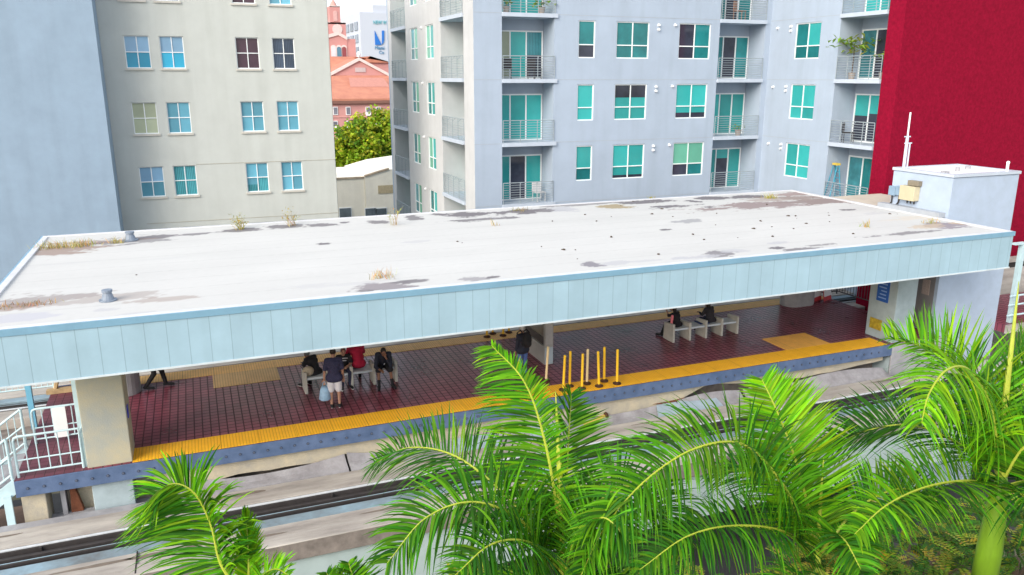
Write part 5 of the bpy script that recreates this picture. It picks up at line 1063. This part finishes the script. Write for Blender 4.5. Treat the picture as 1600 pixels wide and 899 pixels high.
def person(label, loc, rz, J, wear, skin=SKIN, group='people waiting on the platform', hair=HAIR, hair_long=False, cap_m=None, s=1.0):
    """J: joint overrides; local +Y is where the person faces, +X their right-hand side mirrored (x>0 = right when seen from behind)."""
    t = thing('person', label, 'person', loc, rz, group); t.scale = (s, s, s)
    j = dict(pel=(0, 0, .95), chest=(0, 0, 1.30), neck=(0, .01, 1.47), head=(0, .03, 1.62))
    for sg_, n_ in ((-1, 'l'), (1, 'r')):
        j.update({'sh'+n_: (sg_*.175, 0, 1.40), 'el'+n_: (sg_*.23, -.02, 1.12), 'wr'+n_: (sg_*.24, .06, .87), 'hip'+n_: (sg_*.095, 0, .90), 'kn'+n_: (sg_*.105, .02, .49), 'an'+n_: (sg_*.105, 0, .085), 'toe'+n_: (sg_*.12, .17, .04)})
    j.update(J); V = {k: Vector(q) for k, q in j.items()}
    b = MB()
    lr = (V['shr']-V['shl']).normalized(); 
    def torso(mb, g=0.):
        for q, rr, wx in ((V['pel'], .115, .075), (V['pel'].lerp(V['chest'], .5), .105, .06), (V['chest'], .115, .085)):
            cap(mb, q-lr*wx, q+lr*wx, rr+g, rr+g)
        cap(mb, V['pel'], V['chest'], .125+g, .135+g); cap(mb, V['chest'], V['neck']-Vector((0, 0, .06)), .12+g, .06+g)
        cap(mb, V['shl'], V['shr'], .062+g, .062+g)
    torso(b)
    cap(b, V['neck']-Vector((0, 0, .05)), V['head']-Vector((0, 0, .05)), .055, .05)
    f_ = (Vector((0, 1, 0)) if 'face' not in J else Vector(J['face']).normalized()); Mh = Matrix((f_.cross(Vector((0, 0, 1))).normalized(), f_, f_.cross(Vector((0, 0, 1))).normalized().cross(f_))).transposed()
    hd = V['head']; H3 = lambda x, y, z: hd+Mh @ Vector((x, y, z))
    b.ell(hd, .076, .095, .115, M=Mh, nu=16, nv=12); b.ell(H3(0, .035, -.06), .055, .055, .055, M=Mh)      # skull, jaw
    b.ell(H3(0, .098, -.012), .014, .02, .026, M=Mh); b.ell(H3(-.078, -.005, -.01), .012, .02, .03, M=Mh); b.ell(H3(.078, -.005, -.01), .012, .02, .03, M=Mh)
    b.ell(H3(0, .09, -.055), .024, .008, .006, M=Mh)
    for n_, sg_ in (('l', -1), ('r', 1)):
        cap(b, V['sh'+n_], V['el'+n_], .052, .040); cap(b, V['el'+n_], V['wr'+n_], .041, .028)
        cap(b, V['hip'+n_], V['kn'+n_], .085, .056); cap(b, V['kn'+n_], V['an'+n_], .055, .036); cap(b, V['an'+n_]-Vector((0, 0, .02)), V['toe'+n_], .038, .03)
        # hand: palm, four fingers, thumb
        d_ = (V['wr'+n_]-V['el'+n_]).normalized(); ax = d_.cross(lr); ax = ax.normalized() if ax.length > .1 else Vector((0, 0, 1)); sd_ = ax.cross(d_).normalized(); w_ = V['wr'+n_]
        for k, (o_, ll) in enumerate(((-.028, .07), (-.009, .082), (.010, .078), (.028, .06))):
            cap(b, w_+sd_*o_*.6, w_+d_*.085+sd_*o_, .017, .015); m_ = w_+d_*(.085+ll*.5)+sd_*o_*1.15+ax*.012; cap(b, w_+d_*.085+sd_*o_, m_, .0115, .0105); cap(b, m_, m_+d_*ll*.4+ax*.028, .0105, .009)
        tb = w_+d_*.03-sd_*.03; tm = tb+d_*.035-sd_*.03+ax*.012; cap(b, tb, tm, .014, .012); cap(b, tm, tm+d_*.03-sd_*.004+ax*.01, .012, .010)
    body = remeshed('body', b, skin, t, .0105, 3)
    e = MB()
    for x in (-.032, .032): e.ell(H3(x, .088, .006), .011, .009, .008, M=Mh, nu=8, nv=6)
    e.build('eye', mat('eye_dark', (.02, .015, .015), .2), body)
    if wear.get('top'):
        c = MB(); torso(c, .014); full = wear.get('sleeve', .6)
        for n_ in 'lr':
            if full <= 1: cap(c, V['sh'+n_], V['sh'+n_].lerp(V['el'+n_], full), .070, .062)
            else: cap(c, V['sh'+n_], V['el'+n_], .068, .056); cap(c, V['el'+n_], V['el'+n_].lerp(V['wr'+n_], full-1), .056, .044)
        if wear.get('hem'): cap(c, V['pel']-lr*.09-Vector((0, 0, wear['hem'])), V['pel']+lr*.09-Vector((0, 0, wear['hem'])), .148, .148)
        remeshed('shirt', c, wear['top'], t, .014, 5)
    if wear.get('vest'):
        c = MB(); cap(c, V['pel'].lerp(V['chest'], .3)+f_*.085, V['chest']+f_*.085+Vector((0, 0, .05)), .065, .07); remeshed('undershirt', c, wear['vest'], t, .014, 4)
    if wear.get('legs'):
        c = MB(); fr_ = wear.get('leglen', 2); cap(c, V['pel']-lr*.075, V['pel']+lr*.075, .12, .12)
        for n_ in 'lr':
            k = min(1, fr_); cap(c, V['hip'+n_], V['hip'+n_].lerp(V['kn'+n_], k), .10, .10-.03*k if fr_ > 1 else .10)
            if fr_ > 1: cap(c, V['kn'+n_], V['kn'+n_].lerp(V['an'+n_], fr_-1), .075, .06)
        pn = remeshed('trousers' if fr_ > 1 else 'shorts', c, wear['legs'], t, .014, 5)
        if wear.get('stripe'):
            c = MB()
            for n_, sg_ in (('l', -1), ('r', 1)): c.tube([V['hip'+n_]+Vector((sg_*.108, 0, 0)), V['kn'+n_]+Vector((sg_*.078, .0, 0)), V['an'+n_]+Vector((sg_*.064, 0, .03))], .018, 6)
            c.build('side_stripe', wear['stripe'], pn)
    if wear.get('socks'):
        c = MB()
        for n_ in 'lr': cap(c, V['an'+n_].lerp(V['kn'+n_], .35), V['an'+n_], .052, .045)
        remeshed('socks', c, wear['socks'], t, .012, 3)
    for n_ in 'lr':
        c = MB(); A_, T_ = V['an'+n_], V['toe'+n_]; fd = (T_-A_); fd.z = 0; fd = fd.normalized(); heel = A_-fd*.035; cap(c, heel+Vector((0, 0, -.03)), T_+fd*.04+Vector((0, 0, .005)), .047, .042); cap(c, A_, A_-Vector((0, 0, .03)), .05, .05); sh = remeshed('shoe', c, wear['shoes'], t, .012, 3)
        if wear.get('sole'): c = MB(); cap(c, heel+Vector((0, 0, -.055)), T_+fd*.05+Vector((0, 0, -.022)), .034, .034); remeshed('sole', c, wear['sole'], sh, .012, 2)
    if cap_m or hair:
        c = MB(); c.ell(H3(0, -.014, .028), .086, .098, .104, M=Mh, nu=16, nv=12)
        if hair_long: c.ell(H3(0, -.075, -.08), .085, .055, .17, M=Mh, nu=14, nv=10); c.ell(H3(0, -.05, .01), .095, .085, .11, M=Mh)
        h_ = remeshed('cap' if cap_m else 'hair', c, cap_m or hair, t, .012, 2)
        if cap_m: c = MB(); c.ell(H3(0, .12, .05), .07, .085, .012, M=Mh); c.build('cap_peak', cap_m, h_)
    if wear.get('print'):
        c = MB(); 
        for k, (x0, x1, z) in enumerate(wear.get('print_bars', ((-.12, .12, .06), (-.07, .13, -.02)))): c.tube([V['chest']+f_*.142+lr*x0+Vector((0, 0, z)), V['chest']+f_*.156+lr*(x0+x1)/2+Vector((0, 0, z+.015)), V['chest']+f_*.142+lr*x1+Vector((0, 0, z))], .016, 6)
        c.build('shirt_print', wear['print'], t)
    return t
WSHOE = mat('white_rubber', (.72, .72, .70), .6); NAVY = mat('navy_speckled_cloth', (.035, .035, .085), .85, .5, 45, c2=(.012, .012, .035)); WSHORT = mat('white_cloth', (.60, .60, .66), .85, .08, 8); REDC = mat('red_cloth', (.42, .012, .05), .85, .2, 8); JEAN = mat('blue_denim', (.08, .14, .36), .85, .2, 20); DKBLUE = mat('dark_jacket_cloth', (.018, .022, .04), .8, .3, 10); NAVYT = mat('navy_trouser_cloth', (.02, .025, .06), .85, .2, 10)
def seated(dx=0, lean=.15, hz=.56, kz=.53, kf=.42, spread=.12, arms=None, head_fwd=None):
    ch_ = (0, lean*.65, hz+.32); J = dict(pel=(0, 0, hz+.02), chest=ch_, neck=(0, lean*1.05, hz+.48), head=(0, lean*1.3+.05 if head_fwd is None else head_fwd, hz+.60))
    for sg_, n_ in ((-1, 'l'), (1, 'r')):
        J.update({'sh'+n_: (sg_*.175, lean*.95, hz+.41), 'el'+n_: (sg_*.24, lean+.08, hz+.19), 'wr'+n_: (sg_*.15, lean+.28, hz+.12), 'hip'+n_: (sg_*.09, .02, hz-.01), 'kn'+n_: (sg_*spread, kf, kz), 'an'+n_: (sg_*spread, kf+.0, .09), 'toe'+n_: (sg_*(spread+.03), kf+.16, .045)})
    if arms: J.update(arms)
    return J
FZ = .0
def at_floor(px, py): q = at_z(px, py, 0); return (q.x, q.y, FZ)
q = at_floor(525, 637); bagp = None
person('man from behind in navy speckled shirt and white shorts, holding a pale blue bag', q, R_(-8), dict(head=(0, .07, 1.61), neck=(0, .03, 1.47), wrl=(-.27, .02, .85), ell=(-.25, -.04, 1.12)), dict(top=NAVY, sleeve=.85, hem=.06, legs=WSHORT, leglen=.85, shoes=BLACK, sole=WSHOE, socks=None), SKIN2)
t = thing('carry_bag', 'pale blue plastic bag hanging from the hand of the man in shorts', 'bag', (q[0]-.27, q[1]+.06, .24)); b = MB(); b.tube([(0, 0, 0), (0, 0, .05), (0, 0, .30), (0, 0, .40)], [.10, .17, .13, .09], 10); b.build('sack', mat('pale_blue_plastic', (.30, .48, .68), .4, .2, 10), t, smooth=True)
b = MB(); b.tube([(-.06, 0, .39), (-.03, 0, .52), (.0, 0, .56), (.03, 0, .52), (.06, 0, .39)], .008, 6); b.build('handle', MATS['pale_blue_plastic'], t)
SY = 2.80+.33
person('person in black hunched on the left end of the crowded bench, wearing a grey cap', (2.78, SY+.02, 0), R_(35), seated(lean=.22, arms=dict(wrl=(-.12, .42, .80), ell=(-.25, .22, .80), wrr=(.10, .42, .80), head=(0, .36, 1.08))), dict(top=BLACK, sleeve=1.9, hem=.03, legs=BLACK, leglen=1.95, shoes=BLACK, sole=WSHOE), SKIN, s=.94, cap_m=mat('grey_cap', (.12, .13, .13), .8))
b = MB(); b.ell((0, 0, .15), .17, .12, .15); bg_ = b.build('shoulder_bag', mat('beige_canvas', (.42, .36, .27), .85, .2, 12), loc=(2.55, SY-.12, .475), smooth=True); tag(bg_, 'beige canvas bag on the bench beside the person in grey cap', 'bag')
b = MB(); b.tube([(-.13, 0, .2), (-.2, .02, .32), (0, .08, .38), (.13, 0, .24)], .012, 6); b.build('strap', BLACK, bg_)
person('person facing the track in black top with white print and striped trousers', (3.60, SY+.08, 0), R_(180), seated(lean=.06, spread=.13, kf=.38, arms=dict(wrl=(-.10, .28, .72), wrr=(.12, .28, .72))), dict(top=BLACK, sleeve=.9, hem=.02, legs=NAVYT, leglen=1.95, shoes=BLACK, sole=WSHOE, stripe=WSHORT, print=WSHORT), SKIN2, hair=mat('reddish_hair', (.10, .03, .025), .6), s=.92)
person('broad person in a red shirt seated facing away from the track', (4.05, SY+.0, 0), R_(4), seated(lean=.30, head_fwd=.48, arms=dict(head=(0, .50, 1.02))), dict(top=REDC, sleeve=.9, hem=.0, legs=JEAN, leglen=1.0, shoes=BLACK), SKIN2, s=1.07)
person('man leaning forward on the bench end, dark jacket, white vest, chin on hand', (4.74, SY-.16, 0), R_(172), seated(lean=.28, spread=.17, kf=.44, arms=dict(ell=(-.20, .46, .64), wrl=(-.05, .44, .93), elr=(.25, .42, .64), wrr=(.14, .56, .60), head=(0, .38, 1.08), neck=(0, .28, .98), face=(-.15, 1, -.25), anl=(-.22, .50, .09), toel=(-.27, .66, .045), anr=(.18, .56, .09), toer=(.20, .72, .045))), dict(top=DKBLUE, sleeve=1.7, vest=WSHORT, legs=BLACK, leglen=.95, socks=BLACK, shoes=BLACK), SKIN)
q = at_z(812, 588, 0)
person('person with a black backpack standing behind the grey kiosk', (q.x+.1, q.y+.0, 0), R_(12), dict(head=(0, .08, 1.60)), dict(top=DKBLUE, sleeve=1.8, hem=.05, legs=JEAN, leglen=1.95, shoes=BLACK), SKIN2, cap_m=mat('pale_cap', (.55, .52, .50), .8), s=.94)
t = thing('backpack', 'black backpack worn by the person behind the kiosk', 'backpack', (q.x+.1, q.y, 0), R_(12)); b = MB(); b.ell((0, -.22, 1.22), .16, .11, .25); b.build('pack', BLACK, t, smooth=True); b = MB(); b.ell((0, -.31, 1.12), .11, .05, .12); b.build('pocket', BLACK, t, smooth=True)
b = MB()
for x in (-.11, .11): b.tube([(x, -.2, 1.42), (x, -.02, 1.49), (x*1.05, .14, 1.36), (x*1.1, .05, 1.12), (x, -.18, 1.05)], .02, 6)
b.build('strap', BLACK, t)
q = at_z(242, 607, 0)
person('walker in black trousers half hidden by the fascia near the left column', (q.x, q.y, 0), R_(-95), dict(hipl=(-.09, 0, .9), knl=(-.1, .22, .50), anl=(-.10, .30, .10), toel=(-.10, .46, .05), knr=(.1, .04, .49), anr=(.1, -.22, .12), toer=(.11, -.06, .045), wrl=(-.24, -.12, .9), wrr=(.24, .2, .92)), dict(top=BLACK, sleeve=1.9, hem=.04, legs=BLACK, leglen=1.95, shoes=BLACK), SKIN)
BY_ = 2.87+.34
person('dark haired sitter with pink sleeve raising a phone on the right bench', (15.22, BY_+.02, 0), R_(22), seated(lean=.12, arms=dict(ell=(-.26, .22, .92), wrl=(-.16, .40, 1.08), elr=(.24, .26, .94), wrr=(.04, .42, 1.10), anl=(-.16, .58, .09), toel=(-.2, .74, .045))), dict(top=mat('black_knit', (.016, .014, .018), .9), sleeve=1.2, hem=.02, legs=BLACK, leglen=1.95, shoes=BLACK), SKIN2, hair_long=True, s=.92)
t = thing('phone', 'dark phone held up by the sitter with pink sleeve', 'phone', (15.22-.17, BY_+.40, 1.07), R_(22)); b = MB(); b.box(-.04, .04, -.005, .005, 0, .15); b.build('phone_body', BLACK, t, bevel=.003)
pk = MB(); cap(pk, (15.22-.27, BY_-.03, .56), (15.22-.24, BY_-.02, .86), .045, .05); tag(remeshed('pink_scarf', pk, mat('pink_cloth', (.75, .20, .24), .8), None, .014), 'bright pink scarf hanging at the side of the phone holder', 'scarf')
person('sitter in dark hood looking down on the right bench', (16.62, BY_+.02, 0), R_(10), seated(lean=.14, arms=dict(wrl=(-.18, .42, .78), head=(0, .22, 1.12))), dict(top=mat('charcoal_cloth', (.03, .028, .035), .9, .3, 14), sleeve=1.9, hem=.03, legs=NAVYT, leglen=1.95, shoes=BLACK), SKIN, hair_long=True, s=.94)
b = MB(); b.box(-.28, .22, -.2, .22, 0, .025); o = b.build('folded_coat', mat('blue_coat_cloth', (.025, .05, .16), .9, .3, 14), loc=(16.28, BY_+.02, .475), bevel=.01); o.scale = (.8, 1, 1); tag(o, 'folded dark blue coat on the seat beside the hooded sitter', 'coat')
